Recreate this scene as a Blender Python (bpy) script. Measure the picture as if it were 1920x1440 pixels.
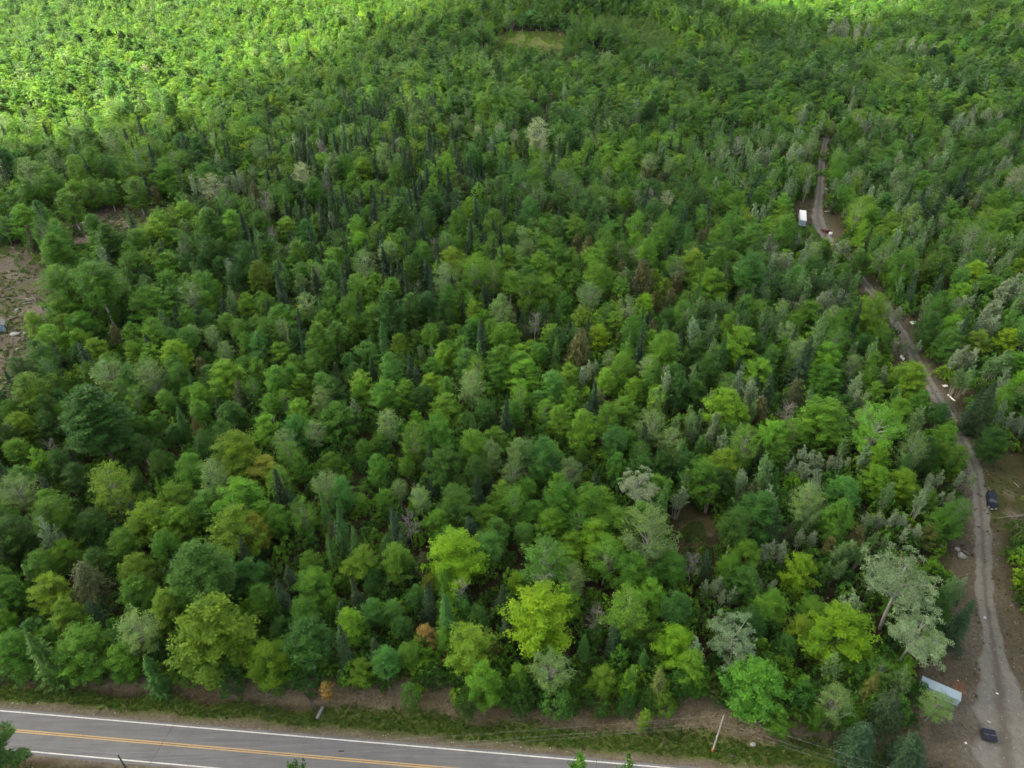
import bpy, bmesh, math, random
import numpy as np
from mathutils import Vector, Matrix, Quaternion
R = math.radians
for o in list(bpy.data.objects):
    bpy.data.objects.remove(o, do_unlink=True)
SC = bpy.context.scene
COL = SC.collection

# ------------------------------------------------------------------ camera, sky, sun, exposure
CAM_H, PITCH, FPX = 120.0, R(35.0), 1333.0          # drone height, pitch below the horizon, focal length in photo pixels
SUN_EL, SUN_AZ = R(38.0), R(-84.0)                  # azimuth from +Y (view direction), negative is to the left
cam_d = bpy.data.cameras.new('camera')
cam = bpy.data.objects.new('camera', cam_d)
COL.objects.link(cam)
cam.location = (0, 0, CAM_H)
cam.rotation_euler = (R(90) - PITCH, 0, 0)
cam_d.sensor_fit = 'HORIZONTAL'
cam_d.sensor_width = 36.0
cam_d.lens = FPX / 1920.0 * 36.0
cam_d.clip_end = 8000
SC.camera = cam

world = bpy.data.worlds.new('World')
SC.world = world
world.use_nodes = True
wn = world.node_tree
wn.nodes.clear()
sky = wn.nodes.new('ShaderNodeTexSky')
sky.sky_type = 'NISHITA'
sky.sun_disc = False
sky.sun_elevation = SUN_EL
sky.sun_rotation = SUN_AZ
sky.air_density = 0.8
sky.dust_density = 3.0
sky.ozone_density = 0.4
bg = wn.nodes.new('ShaderNodeBackground')
bg.inputs['Strength'].default_value = 0.085
wo = wn.nodes.new('ShaderNodeOutputWorld')
hs = wn.nodes.new('ShaderNodeHueSaturation')           # thin high haze takes some of the blue out of the whole sky
hs.inputs['Saturation'].default_value = 0.32
wn.links.new(sky.outputs[0], hs.inputs['Color'])
wn.links.new(hs.outputs[0], bg.inputs[0])
wn.links.new(bg.outputs[0], wo.inputs[0])

SUN_DIR = Vector((math.sin(SUN_AZ) * math.cos(SUN_EL), math.cos(SUN_AZ) * math.cos(SUN_EL), math.sin(SUN_EL)))
sun_d = bpy.data.lights.new('sun', 'SUN')
sun_d.energy = 5.0
sun_d.angle = R(1.5)
sun_d.color = (1.0, 0.89, 0.66)
sun = bpy.data.objects.new('sun', sun_d)
COL.objects.link(sun)
sun.rotation_euler = (-SUN_DIR).to_track_quat('-Z', 'Y').to_euler()

vs = SC.view_settings
vs.view_transform = 'Standard'
vs.look = 'None'
vs.gamma = 1.0
vs.exposure = 2.33
SC.render.engine = 'CYCLES'
cy = SC.cycles
cy.max_bounces = 4
cy.diffuse_bounces = 3
cy.glossy_bounces = 2
cy.transmission_bounces = 5
cy.transparent_max_bounces = 10
cy.volume_bounces = 0
cy.caustics_reflective = False
cy.caustics_refractive = False
cy.use_denoising = True
cy.denoiser = 'OPENIMAGEDENOISE'
cy.denoising_prefilter = 'NONE'
cy.denoising_input_passes = 'RGB_ALBEDO_NORMAL'
cy.sample_clamp_indirect = 3.0
cy.use_adaptive_sampling = True
cy.adaptive_threshold = 0.04
cy.pixel_filter_type = 'BLACKMAN_HARRIS'
cy.filter_width = 1.6

rng = np.random.default_rng(11)
random.seed(7)
SP, CP = math.sin(PITCH), math.cos(PITCH)

# ------------------------------------------------------------------ the lie of the land
def smooth(a, b, v):
    t = np.clip((v - a) / (b - a), 0, 1)
    return t * t * (3 - 2 * t)

def road_t(x, y):                                    # metres across the paved road, + is the forest side
    return (y - (60.2 - 0.0855 * (x + 12.4))) * 0.99636

def height(x, y):
    x = np.asarray(x, float); y = np.asarray(y, float)
    f = smooth(130, 420, y)
    z = f * (3.0 * np.sin(x / 85 + 0.6) * np.cos(y / 110 + 0.3) + 2.2 * np.sin((x + y) / 140 + 1.0))
    g = smooth(430, 760, y)
    z = z + g * (6 * np.sin(x / 160 + 1.2) + 4 * np.sin(y / 120 + x / 300))
    z = z + 20 * np.exp(-((x - 75) / 150) ** 2 - ((y - 790) / 85) ** 2)
    z = z + 18 * smooth(250, 620, x) * smooth(480, 900, y)
    z = z - 9 * np.exp(-((x - 260) / 110) ** 2 - ((y - 690) / 110) ** 2)
    t = road_t(x, y)
    n = smooth(200, 100, y)
    rightend = smooth(86, 70, x)
    ditch = np.exp(-((t - 8.2) / 1.7) ** 2)
    z = z - 0.55 * ditch * n * rightend
    z = z + 0.9 * smooth(10, 17, t) * smooth(60, 25, t) * rightend
    z = z + 0.12 * np.sin(x * 0.9 + 0.4 * y) * np.sin(y * 0.7) * smooth(9, 14, t) * rightend
    z = z - 0.4 * np.exp(-((t + 7.5) / 1.6) ** 2) * rightend
    return z

EDGE_X = [-400, -110, -84, -64, -39, -27, -10, 13, 32, 43, 55, 70, 400]
EDGE_T = [9.0, 8.8, 8.9, 10.0, 11.0, 12.0, 11.4, 10.9, 12.3, 12.6, 10.6, 12.0, 12.0]
def wood_edge(x):                                    # where the forest begins, metres from the road's centre line
    return np.interp(x, EDGE_X, EDGE_T)

def hz(x, y):
    return float(height(x, y))

def unp(px, py, z=0.0):                              # photo pixel -> point at height z
    u = (px - 960.0) / FPX; v = (py - 720.0) / FPX
    d = (CAM_H - z) / (SP + v * CP)
    return u * d, d * (CP - v * SP), d

def unpg(px, py, above=0.0):                         # photo pixel -> point at a height above the ground
    z = above
    for _ in range(6):
        x, y, d = unp(px, py, z)
        z = 0.5 * z + 0.5 * (hz(x, y) + above)
    return x, y, d

def proj(x, y, z):
    x = np.asarray(x, float); y = np.asarray(y, float); h = CAM_H - np.asarray(z, float)
    d = y * CP + h * SP
    return 960 + FPX * x / d, 720 + FPX * (h * CP - y * SP) / d, d

# ------------------------------------------------------------------ helpers
def tag(o, label=None, cat=None, group=None, kind=None):
    if label: o['label'] = label
    if cat: o['category'] = cat
    if group: o['group'] = group
    if kind: o['kind'] = kind
    return o

def link(o, parent=None):
    COL.objects.link(o)
    if parent is not None: o.parent = parent
    return o

def empty(name, loc, rz=0.0):
    o = bpy.data.objects.new(name, None)
    o.empty_display_size = 0.5
    COL.objects.link(o)
    o.location = loc
    o.rotation_euler = (0, 0, rz)
    return o

def obj(name, bm, mat, parent=None, smooth_=False):
    if isinstance(bm, bmesh.types.BMesh):
        me = bpy.data.meshes.new(name)
        bmesh.ops.recalc_face_normals(bm, faces=bm.faces)
        bm.to_mesh(me); bm.free()
    else:
        me = bm
    if mat is not None and not me.materials: me.materials.append(mat)
    if smooth_:
        me.polygons.foreach_set('use_smooth', [True] * len(me.polygons))
    return link(bpy.data.objects.new(name, me), parent)

def bx(bm, c, s, rz=0.0, bevel=0.0, rx=0.0, ry=0.0):
    m = Matrix.Translation(c) @ Matrix.Rotation(rz, 4, 'Z') @ Matrix.Rotation(ry, 4, 'Y') @ Matrix.Rotation(rx, 4, 'X') @ Matrix.Diagonal((s[0], s[1], s[2], 1))
    r = bmesh.ops.create_cube(bm, size=1.0, matrix=m)
    if bevel:
        es = list({e for v in r['verts'] for e in v.link_edges})
        bmesh.ops.bevel(bm, geom=es, offset=bevel, segments=2, affect='EDGES', profile=0.6)
    return bm

def cyl(bm, p0, p1, r0, r1=None, n=10):
    if r1 is None: r1 = r0
    p0 = Vector(p0); p1 = Vector(p1); d = p1 - p0
    q = d.to_track_quat('Z', 'Y').to_matrix().to_4x4()
    m = Matrix.Translation((p0 + p1) / 2) @ q
    bmesh.ops.create_cone(bm, cap_ends=True, segments=n, radius1=r0, radius2=r1, depth=d.length, matrix=m)
    return bm

def prism(bm, prof, y0, y1, inset=0.0, axis='x'):    # profile (x, z) pushed from y0 to y1
    a = [bm.verts.new((x, y0, z)) for x, z in prof]
    b = [bm.verts.new((x, y1, z)) for x, z in prof]
    bm.faces.new(a); bm.faces.new(b[::-1])
    n = len(prof)
    for i in range(n):
        j = (i + 1) % n
        bm.faces.new((a[i], b[i], b[j], a[j]))
    return bm

def B(): return bmesh.new()

def mesh_np(name, v, f, mats=(), mat_idx=None, var=None):
    v = np.asarray(v, np.float32); f = np.asarray(f, np.int32)
    me = bpy.data.meshes.new(name)
    k = f.shape[1]
    me.vertices.add(len(v)); me.vertices.foreach_set('co', v.ravel())
    me.loops.add(f.size); me.loops.foreach_set('vertex_index', f.ravel())
    me.polygons.add(len(f))
    me.polygons.foreach_set('loop_start', np.arange(0, f.size, k, dtype=np.int32))
    me.polygons.foreach_set('loop_total', np.full(len(f), k, np.int32))
    for m in mats: me.materials.append(m)
    if mat_idx is not None: me.polygons.foreach_set('material_index', np.asarray(mat_idx, np.int32))
    if var is not None:
        a = me.attributes.new('var', 'FLOAT', 'FACE'); a.data.foreach_set('value', np.asarray(var, np.float32))
    me.update(calc_edges=True)
    return me

# ------------------------------------------------------------------ materials
class NT:
    def __init__(s, name):
        s.m = bpy.data.materials.new(name); s.m.use_nodes = True
        s.t = s.m.node_tree; s.t.nodes.clear()
        s.out = s.n('ShaderNodeOutputMaterial')
    def n(s, typ, **kw):
        x = s.t.nodes.new(typ)
        for k, v in kw.items():
            if k in x.inputs: x.inputs[k].default_value = v
            else: setattr(x, k, v)
        return x
    def l(s, a, b): s.t.links.new(a, b)
    def noise(s, scale, detail=4, rough=0.6, coord='Object'):
        tc = s.n('ShaderNodeTexCoord'); nz = s.n('ShaderNodeTexNoise')
        nz.inputs['Scale'].default_value = scale; nz.inputs['Detail'].default_value = detail
        nz.inputs['Roughness'].default_value = rough
        s.l(tc.outputs[coord], nz.inputs['Vector'])
        return nz.outputs['Fac']
    def mixc(s, fac, a, b, mode='MIX'):
        x = s.n('ShaderNodeMix', data_type='RGBA', blend_type=mode)
        for sock, v in ((x.inputs[0], fac), (x.inputs[6], a), (x.inputs[7], b)):
            if hasattr(v, 'is_linked') or hasattr(v, 'links'): s.l(v, sock)
            elif isinstance(v, (int, float)): sock.default_value = v
            else: sock.default_value = (*v, 1) if len(v) == 3 else v
        return x.outputs[2]
    def ramp(s, fac, a, b, lo=0.0, hi=1.0):
        x = s.n('ShaderNodeMapRange', clamp=True)
        x.inputs[1].default_value = a; x.inputs[2].default_value = b
        x.inputs[3].default_value = lo; x.inputs[4].default_value = hi
        s.l(fac, x.inputs[0]); return x.outputs[0]

def plain(name, col, rough=0.7, metal=0.0, var=0.25, scale=3.0, bump=0.0, spec=0.4, dirt=None, dirt_amt=0.0):
    t = NT(name)
    p = t.n('ShaderNodeBsdfPrincipled')
    p.inputs['Roughness'].default_value = rough; p.inputs['Metallic'].default_value = metal
    p.inputs['Specular IOR Level'].default_value = spec
    nz = t.noise(scale)
    c = t.mixc(nz, tuple(x * (1 - var) for x in col), tuple(min(1, x * (1 + var)) for x in col))
    if dirt is not None:
        c = t.mixc(t.ramp(t.noise(scale * 0.45, 6, 0.7), 0.62 - dirt_amt * 0.35, 0.75), c, dirt)
    t.l(c, p.inputs['Base Color'])
    if bump:
        b = t.n('ShaderNodeBump'); b.inputs['Strength'].default_value = bump; b.inputs['Distance'].default_value = 0.05
        t.l(t.noise(scale * 6), b.inputs['Height']); t.l(b.outputs[0], p.inputs['Normal'])
    t.l(p.outputs[0], t.out.inputs[0])
    return t.m

def foliage(name, transl=0.32, spec=0.12, hue=(1.22, 1.10, 0.80), dk=(0.76, 0.82, 0.88), through=(1.15, 1.25, 0.55)):
    t = NT(name)
    tint = t.n('ShaderNodeAttribute', attribute_type='INSTANCER', attribute_name='tint')
    var = t.n('ShaderNodeAttribute', attribute_type='GEOMETRY', attribute_name='var')
    lo = t.mixc(1.0, tint.outputs['Color'], dk, 'MULTIPLY')
    hi = t.mixc(1.0, tint.outputs['Color'], hue, 'MULTIPLY')
    c = t.mixc(var.outputs['Fac'], lo, hi)
    p = t.n('ShaderNodeBsdfPrincipled'); p.inputs['Roughness'].default_value = 0.55
    p.inputs['Specular IOR Level'].default_value = spec
    tr = t.n('ShaderNodeBsdfTranslucent')
    ct = t.mixc(1.0, c, through, 'MULTIPLY')
    mx = t.n('ShaderNodeMixShader'); mx.inputs[0].default_value = transl
    t.l(c, p.inputs['Base Color']); t.l(ct, tr.inputs['Color'])
    t.l(p.outputs[0], mx.inputs[1]); t.l(tr.outputs[0], mx.inputs[2])
    t.l(mx.outputs[0], t.out.inputs[0])
    return t.m

LEAF = foliage('broad_leaves')
NEEDLE = foliage('needles', 0.12, 0.2, (1.2, 1.15, 0.9), (0.7, 0.75, 0.8))
SILVER = foliage('silver_leaves', 0.22, 0.08, (1.15, 1.16, 1.12), (0.62, 0.70, 0.62), (0.95, 1.05, 0.85))
BARK = plain('brown_bark', (0.11, 0.09, 0.075), 0.9, var=0.4, scale=5)
BARKW = plain('white_bark', (0.42, 0.41, 0.38), 0.85, var=0.35, scale=4, dirt=(0.1, 0.09, 0.08), dirt_amt=0.3)
BARKG = plain('grey_bark', (0.30, 0.29, 0.25), 0.85, var=0.3, scale=4)
DEADW = plain('dead_wood', (0.24, 0.225, 0.205), 0.9, var=0.25, scale=3)
# ------------------------------------------------------------------ ground sheet with its soils
def grid_axis(fine0, fine1, step, coarse0, coarse1, cstep, far):
    a = np.arange(fine0, fine1 + step * 0.5, step)
    lo = np.arange(fine0 - cstep, coarse0, -cstep)[::-1]
    hi = np.arange(fine1 + cstep, coarse1, cstep)
    return np.concatenate([[-far, -far * 0.7], lo, a, hi, [far * 0.7, far]])

TRACK_PX = [(1905, 1500), (1890, 1440), (1868, 1250), (1846, 1100), (1842, 1000), (1832, 900), (1815, 850), (1785, 790), (1750, 735), (1720, 680),
            (1690, 620), (1650, 560), (1625, 530), (1590, 480), (1552, 435), (1536, 395), (1540, 350), (1543, 300), (1549, 262), (1555, 240), (1560, 222)]
TRACK = np.array([unp(*p)[:2] for p in TRACK_PX])
def catmull(P, k=8):
    P = np.asarray(P, float); out = []
    Q = np.vstack([2 * P[0] - P[1], P, 2 * P[-1] - P[-2]])
    for i in range(1, len(Q) - 2):
        p0, p1, p2, p3 = Q[i - 1:i + 3]
        for t in np.linspace(0, 1, k, endpoint=False):
            out.append(0.5 * (2 * p1 + (p2 - p0) * t + (2 * p0 - 5 * p1 + 4 * p2 - p3) * t * t + (3 * p1 - p0 - 3 * p2 + p3) * t ** 3))
    out.append(Q[-2]); return np.array(out)
TRK = catmull(TRACK, 10)
def track_w(y):                                      # half width
    return 1.85 + 3.2 * smooth(90, 62, np.asarray(y, float)) + 1.2 * np.exp(-((np.asarray(y, float) - 300) / 18) ** 2)
def track_dist(x, y):
    x = np.atleast_1d(np.asarray(x, float)); y = np.atleast_1d(np.asarray(y, float))
    best = np.full(x.shape, 1e9); side = np.zeros(x.shape)
    for i in range(0, len(TRK), 3):
        d = np.hypot(x - TRK[i, 0], y - TRK[i, 1])
        m = d < best
        best[m] = d[m]; side[m] = (x - TRK[i, 0])[m]
    return best, side

def inpoly(px, py, poly):
    px = np.asarray(px, float); py = np.asarray(py, float)
    c = np.zeros(px.shape, bool); n = len(poly); j = n - 1
    for i in range(n):
        xi, yi = poly[i]; xj, yj = poly[j]
        hit = ((yi > py) != (yj > py)) & (px < (xj - xi) * (py - yi) / (yj - yi + 1e-12) + xi)
        c ^= hit; j = i
    return c
# clearings, as ground outlines
CL_LEFT = [unp(*p)[:2] for p in [(-260, 440), (10, 462), (95, 490), (140, 552), (122, 640), (85, 705), (10, 770), (-300, 800)]]
CL_LEFT2 = [unp(*p)[:2] for p in [(110, 425), (180, 405), (330, 400), (350, 425), (300, 462), (210, 480), (120, 475)]]
CL_MEADOW = [unpg(*p)[:2] for p in [(915, 72), (950, 60), (1050, 60), (1075, 78), (1050, 108), (930, 104)]]
CL_PLANT = [unpg(*p)[:2] for p in [(1040, 40), (1130, 38), (1230, 50), (1290, 85), (1260, 108), (1180, 95), (1100, 72)]]
CL_LOW = [unpg(*p)[:2] for p in [(900, 96), (1080, 96), (1270, 104), (1300, 125), (1090, 150), (900, 140)]]
CL_MID = [unp(*p)[:2] for p in [(1268, 985), (1315, 972), (1338, 1000), (1308, 1022), (1278, 1012)]]
CL_TRUCK = [unp(*p)[:2] for p in [(1825, 870), (1900, 850), (1990, 880), (1990, 985), (1850, 1000)]]
CL_APRON = [unp(*p)[:2] for p in [(1790, 1010), (1780, 1100), (1790, 1190), (1750, 1240), (1700, 1290), (1745, 1330), (1745, 1380), (1700, 1450), (1690, 1560), (2050, 1560), (1990, 1250), (1900, 1120), (1850, 1010)]]
CL_PALE = [unpg(*p)[:2] for p in [(1190, 2), (1290, -14), (1400, -14), (1330, 20), (1260, 18)]]

gx = grid_axis(-112, 128, 1.0, -1300, 1300, 9.0, 3500)
gy = grid_axis(40, 150, 1.0, -60, 1500, 9.0, 3500)
GX, GY = np.meshgrid(gx, gy)
X, Y = GX.ravel(), GY.ravel()
Zg = height(X, Y)
T = road_t(X, Y)
def n2(x, y, s, seed=0):
    r_ = np.random.default_rng(seed); v = 0
    for k in range(5):
        a = r_.uniform(0, 6.28); f = s * r_.uniform(0.6, 1.9); ph = r_.uniform(0, 6.28)
        v = v + np.sin((x * math.cos(a) + y * math.sin(a)) * f + ph + 1.3 * np.sin((y * math.cos(a) - x * math.sin(a)) * f * 0.7 + ph))
    return v / 5
wob = 1.6 * n2(X, Y, 0.22, 1) + 0.7 * n2(X, Y, 0.9, 2)
def lerp(c, d, f): return c * (1 - f[:, None]) + np.array(d) * f[:, None]
C = np.tile(np.array([0.050, 0.038, 0.025]), (len(X), 1))
C = lerp(C, (0.040, 0.050, 0.018), 0.6 * smooth(-0.1, 0.5, n2(X, Y, 0.08, 3)))
td, ts = track_dist(X, Y)
C = lerp(C, (0.070, 0.064, 0.042), 0.8 * smooth(11, 6.5, td + wob))
C = lerp(C, (0.055, 0.070, 0.022), 0.7 * smooth(11, 6.5, td + wob) * smooth(0.0, 0.5, n2(X, Y, 0.16, 9)))
bank = smooth(8.8, 10.2, T + 0.6 * wob) * smooth(24, 16, T + wob)
C = lerp(C, (0.128, 0.113, 0.082), bank)
C = lerp(C, (0.085, 0.070, 0.038), 0.75 * bank * smooth(0.05, 0.6, n2(X, Y, 0.3, 4)))
grass = smooth(4.5, 5.4, T + 0.35 * wob) * smooth(9.0, 7.6, T + 0.9 * wob - 1.6 * smooth(-30, 40, X) - 1.2 * np.exp(-((X + 22) / 14) ** 2))
C = lerp(C, (0.075, 0.100, 0.030), grass)
shoulder = smooth(5.2, 4.4, np.abs(T) + 0.35 * wob)
C = lerp(C, (0.125, 0.113, 0.092), shoulder)
south = smooth(-5.0, -6.2, T + 0.3 * wob)
C = lerp(C, (0.060, 0.060, 0.026), south)
C = lerp(C, (0.115, 0.106, 0.090), 0.85 * smooth(3.2, 0.4, td - track_w(Y) + 0.8 * wob))
ap = inpoly(X + 0.8 * wob, Y + 0.6 * wob, CL_APRON).astype(float)
C = lerp(C, (0.092, 0.083, 0.064), 0.95 * ap)
C = lerp(C, (0.120, 0.110, 0.094), 0.8 * ap * smooth(0.1, 0.6, n2(X, Y, 0.25, 5)))
C = lerp(C, (0.118, 0.110, 0.097), ap * smooth(78, 66, Y + 2 * wob) * smooth(-2.5, 1.0, X - 77 + wob))
for poly, col in ((CL_LEFT, (0.112, 0.101, 0.088)), (CL_LEFT2, (0.112, 0.100, 0.088)), (CL_MEADOW, (0.080, 0.108, 0.030)), (CL_MID, (0.085, 0.070, 0.042)), (CL_TRUCK, (0.066, 0.068, 0.034)), (CL_PALE, (0.36, 0.30, 0.22)), (CL_PLANT, (0.07, 0.08, 0.03))):
    m = inpoly(X + wob * 1.5, Y + wob * 1.2, poly).astype(float)
    C = lerp(C, col, m)
    C = lerp(C, (0.070, 0.085, 0.030), 0.85 * m * smooth(-0.05, 0.25, n2(X, Y, 0.3, 6)))
    C = lerp(C, (0.17, 0.150, 0.132), (0.0 if poly is CL_MEADOW else 0.7) * m * smooth(0.2, 0.45, n2(X, Y, 0.45, 16)))
nx, ny = len(gx), len(gy)
ii = (np.arange(ny - 1)[:, None] * nx + np.arange(nx - 1)[None, :]).ravel()
gf = np.stack([ii, ii + 1, ii + nx + 1, ii + nx], 1)

def soil_mat(name, uv_attr='soil', bump=0.6):
    t = NT(name)
    a = t.n('ShaderNodeAttribute', attribute_type='GEOMETRY', attribute_name=uv_attr)
    n1, n2_ = t.noise(1.4, 8, 0.75), t.noise(7.0, 6, 0.8)
    c = t.mixc(t.ramp(n1, 0.25, 0.75), (0.45, 0.45, 0.47), (1.55, 1.5, 1.42))
    c = t.mixc(1.0, a.outputs['Color'], c, 'MULTIPLY')
    c2 = t.mixc(t.ramp(n2_, 0.3, 0.7), (0.5, 0.5, 0.5), (1.6, 1.55, 1.45))
    c = t.mixc(1.0, c, c2, 'MULTIPLY')
    p = t.n('ShaderNodeBsdfPrincipled'); p.inputs['Roughness'].default_value = 0.95
    p.inputs['Specular IOR Level'].default_value = 0.1
    b = t.n('ShaderNodeBump'); b.inputs['Strength'].default_value = bump; b.inputs['Distance'].default_value = 0.25
    t.l(n2_, b.inputs['Height']); t.l(b.outputs[0], p.inputs['Normal'])
    t.l(c, p.inputs['Base Color']); t.l(p.outputs[0], t.out.inputs[0])
    return t.m
SOIL = soil_mat('soil')
gm = mesh_np('ground', np.stack([X, Y, Zg], 1), gf, [SOIL])
ca = gm.attributes.new('soil', 'FLOAT_COLOR', 'POINT')
ca.data.foreach_set('color', np.concatenate([np.clip(C, 0, 1), np.ones((len(C), 1))], 1).astype(np.float32).ravel())
ground = obj('ground', gm, SOIL, None, True)
tag(ground, 'brown forest floor, verges and clearings under the trees', None, None, 'structure')

# ------------------------------------------------------------------ paved road and its paint
def asphalt():
    t = NT('asphalt')
    tc = t.n('ShaderNodeTexCoord')
    mp = t.n('ShaderNodeMapping'); mp.inputs['Rotation'].default_value = (0, 0, R(4.9)); mp.inputs['Scale'].default_value = (0.05, 1.0, 1)
    nz = t.n('ShaderNodeTexNoise'); nz.inputs['Scale'].default_value = 2.2; nz.inputs['Detail'].default_value = 5
    t.l(tc.outputs['Object'], mp.inputs[0]); t.l(mp.outputs[0], nz.inputs['Vector'])
    c = t.mixc(t.ramp(nz.outputs['Fac'], 0.3, 0.7), (0.104, 0.106, 0.118), (0.148, 0.150, 0.162))
    c = t.mixc(t.ramp(t.noise(0.22, 5, 0.7), 0.45, 0.7, 0.0, 0.5), c, (0.085, 0.086, 0.094))
    fine = t.noise(14, 5, 0.8)
    c = t.mixc(1.0, c, t.mixc(fine, (0.78, 0.78, 0.78), (1.22, 1.22, 1.22)), 'MULTIPLY')
    p = t.n('ShaderNodeBsdfPrincipled'); p.inputs['Roughness'].default_value = 0.75
    p.inputs['Specular IOR Level'].default_value = 0.35
    t.l(c, p.inputs['Base Color']); t.l(p.outputs[0], t.out.inputs[0])
    return t.m
ASPH = asphalt()
RX, RY = 0.99636, -0.0852
def road_pt(s, t):
    return -12.4 + RX * s + 0.0852 * t, 60.2 - 0.0852 * s + RX * t
def strip(name, s0, s1, t0, t1, z, mat, step=6.0, jit=0.0, parent=None, rs=None):
    n = max(2, int((s1 - s0) / step) + 1); v = []; f = []
    r_ = random.Random(rs if rs is not None else 3)
    for i in range(n):
        s = s0 + (s1 - s0) * i / (n - 1)
        for k, tt in enumerate((t0, t1)):
            x, y = road_pt(s, tt + (r_.uniform(-jit, jit) if jit else 0)); v.append((x, y, z))
        if i: f.append((2 * i - 2, 2 * i, 2 * i + 1, 2 * i - 1))
    return obj(name, mesh_np(name, v, f, [mat]), mat, parent)
road = strip('road', -420, 420, -3.75, 3.75, 0.06, ASPH, 1.2, 0.07)
tag(road, 'grey paved two lane road along the lower edge', None, None, 'structure')
def worn_paint(name, col):
    t = NT(name)
    p = t.n('ShaderNodeBsdfPrincipled'); p.inputs['Roughness'].default_value = 0.7
    c = t.mixc(t.ramp(t.noise(2.2, 7, 0.85), 0.52, 0.66), col, (0.17, 0.17, 0.17))
    t.l(c, p.inputs['Base Color']); t.l(p.outputs[0], t.out.inputs[0]); return t.m
PWHITE = worn_paint('white_road_paint', (0.60, 0.60, 0.59)); PYEL = worn_paint('yellow_road_paint', (0.46, 0.30, 0.10))
for t0, t1, m in ((3.13, 3.31, PWHITE), (-3.31, -3.13, PWHITE), (0.09, 0.26, PYEL), (-0.26, -0.09, PYEL)):
    strip('painted_line', -420, 420, t0, t1, 0.066, m, 2.0, 0.012, road, int(t0 * 100))
TAR = plain('tar', (0.025, 0.025, 0.027), 0.5)
for s, w in ((-47.5, 0.07), (26.0, 0.06), (-150, 0.08)):       # tar-filled joints across the lanes
    r_ = random.Random(int(s)); v = []; f = []
    for i in range(15):
        t = -3.6 + 7.2 * i / 14; ss = s + 0.1 * t + r_.uniform(-0.06, 0.06)
        for k in (-1, 1):
            x, y = road_pt(ss + k * w / 2, t); v.append((x, y, 0.070))
        if i: f.append((2 * i - 2, 2 * i, 2 * i + 1, 2 * i - 1))
    obj('tar_joint', mesh_np('tar_joint', v, f, [TAR]), TAR, road)

# ------------------------------------------------------------------ gravel track
def gravel_mat():
    t = NT('track_gravel')
    u = t.n('ShaderNodeAttribute', attribute_type='GEOMETRY', attribute_name='across')
    uu = u.outputs['Fac']
    w = t.noise(0.5, 4)
    ad = t.n('ShaderNodeMath', operation='MULTIPLY_ADD'); t.l(w, ad.inputs[0]); ad.inputs[1].default_value = 0.5; ad.inputs[2].default_value = -0.25
    s = t.n('ShaderNodeMath', operation='ADD'); t.l(uu, s.inputs[0]); t.l(ad.outputs[0], s.inputs[1])
    ab = t.n('ShaderNodeMath', operation='ABSOLUTE'); t.l(s.outputs[0], ab.inputs[0])
    mid = t.ramp(ab.outputs[0], 0.34, 0.08, 0.0, 0.75); edge = t.ramp(ab.outputs[0], 0.78, 1.0)
    c = t.mixc(t.ramp(t.noise(0.8, 6, 0.7), 0.3, 0.7), (0.128, 0.122, 0.110), (0.185, 0.177, 0.162))
    c = t.mixc(mid, c, (0.085, 0.074, 0.055)); c = t.mixc(edge, c, (0.098, 0.089, 0.072))
    f = t.noise(9, 5, 0.8)
    c = t.mixc(1.0, c, t.mixc(t.ramp(f, 0.3, 0.72), (0.55, 0.55, 0.55), (1.5, 1.5, 1.5)), 'MULTIPLY')
    p = t.n('ShaderNodeBsdfPrincipled'); p.inputs['Roughness'].default_value = 0.95
    b = t.n('ShaderNodeBump'); b.inputs['Strength'].default_value = 0.5; b.inputs['Distance'].default_value = 0.1
    t.l(f, b.inputs['Height']); t.l(b.outputs[0], p.inputs['Normal'])
    t.l(c, p.inputs['Base Color']); t.l(p.outputs[0], t.out.inputs[0]); return t.m
GRAV = gravel_mat()
tan_ = np.gradient(TRK, axis=0); tan_ /= np.linalg.norm(tan_, axis=1)[:, None]
nor = np.stack([tan_[:, 1], -tan_[:, 0]], 1)
U = np.linspace(-1, 1, 13)
tv, tf, ta = [], [], []
r_ = random.Random(5)
for i, (p, n) in enumerate(zip(TRK, nor)):
    hw = float(track_w(p[1]))
    j0, j1 = r_.uniform(0.78, 1.16), r_.uniform(0.78, 1.16)
    for u in U:
        q = p + n * hw * u * (j0 if u < 0 else j1)
        rut = -0.05 * (math.exp(-((abs(u) - 0.45) / 0.16) ** 2))
        tv.append((q[0], q[1], hz(q[0], q[1]) + 0.10 + rut - 0.12 * abs(u) ** 8)); ta.append(u)
    if i:
        for k in range(12):
            a = (i - 1) * 13 + k; tf.append((a, a + 1, a + 14, a + 13))
tm = mesh_np('track', tv, tf, [GRAV])
aa = tm.attributes.new('across', 'FLOAT', 'POINT'); aa.data.foreach_set('value', np.array(ta, np.float32))
track = obj('track', tm, GRAV, None, True)
tag(track, 'grey gravel track running from the paved road back through the forest', None, None, 'structure')

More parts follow.
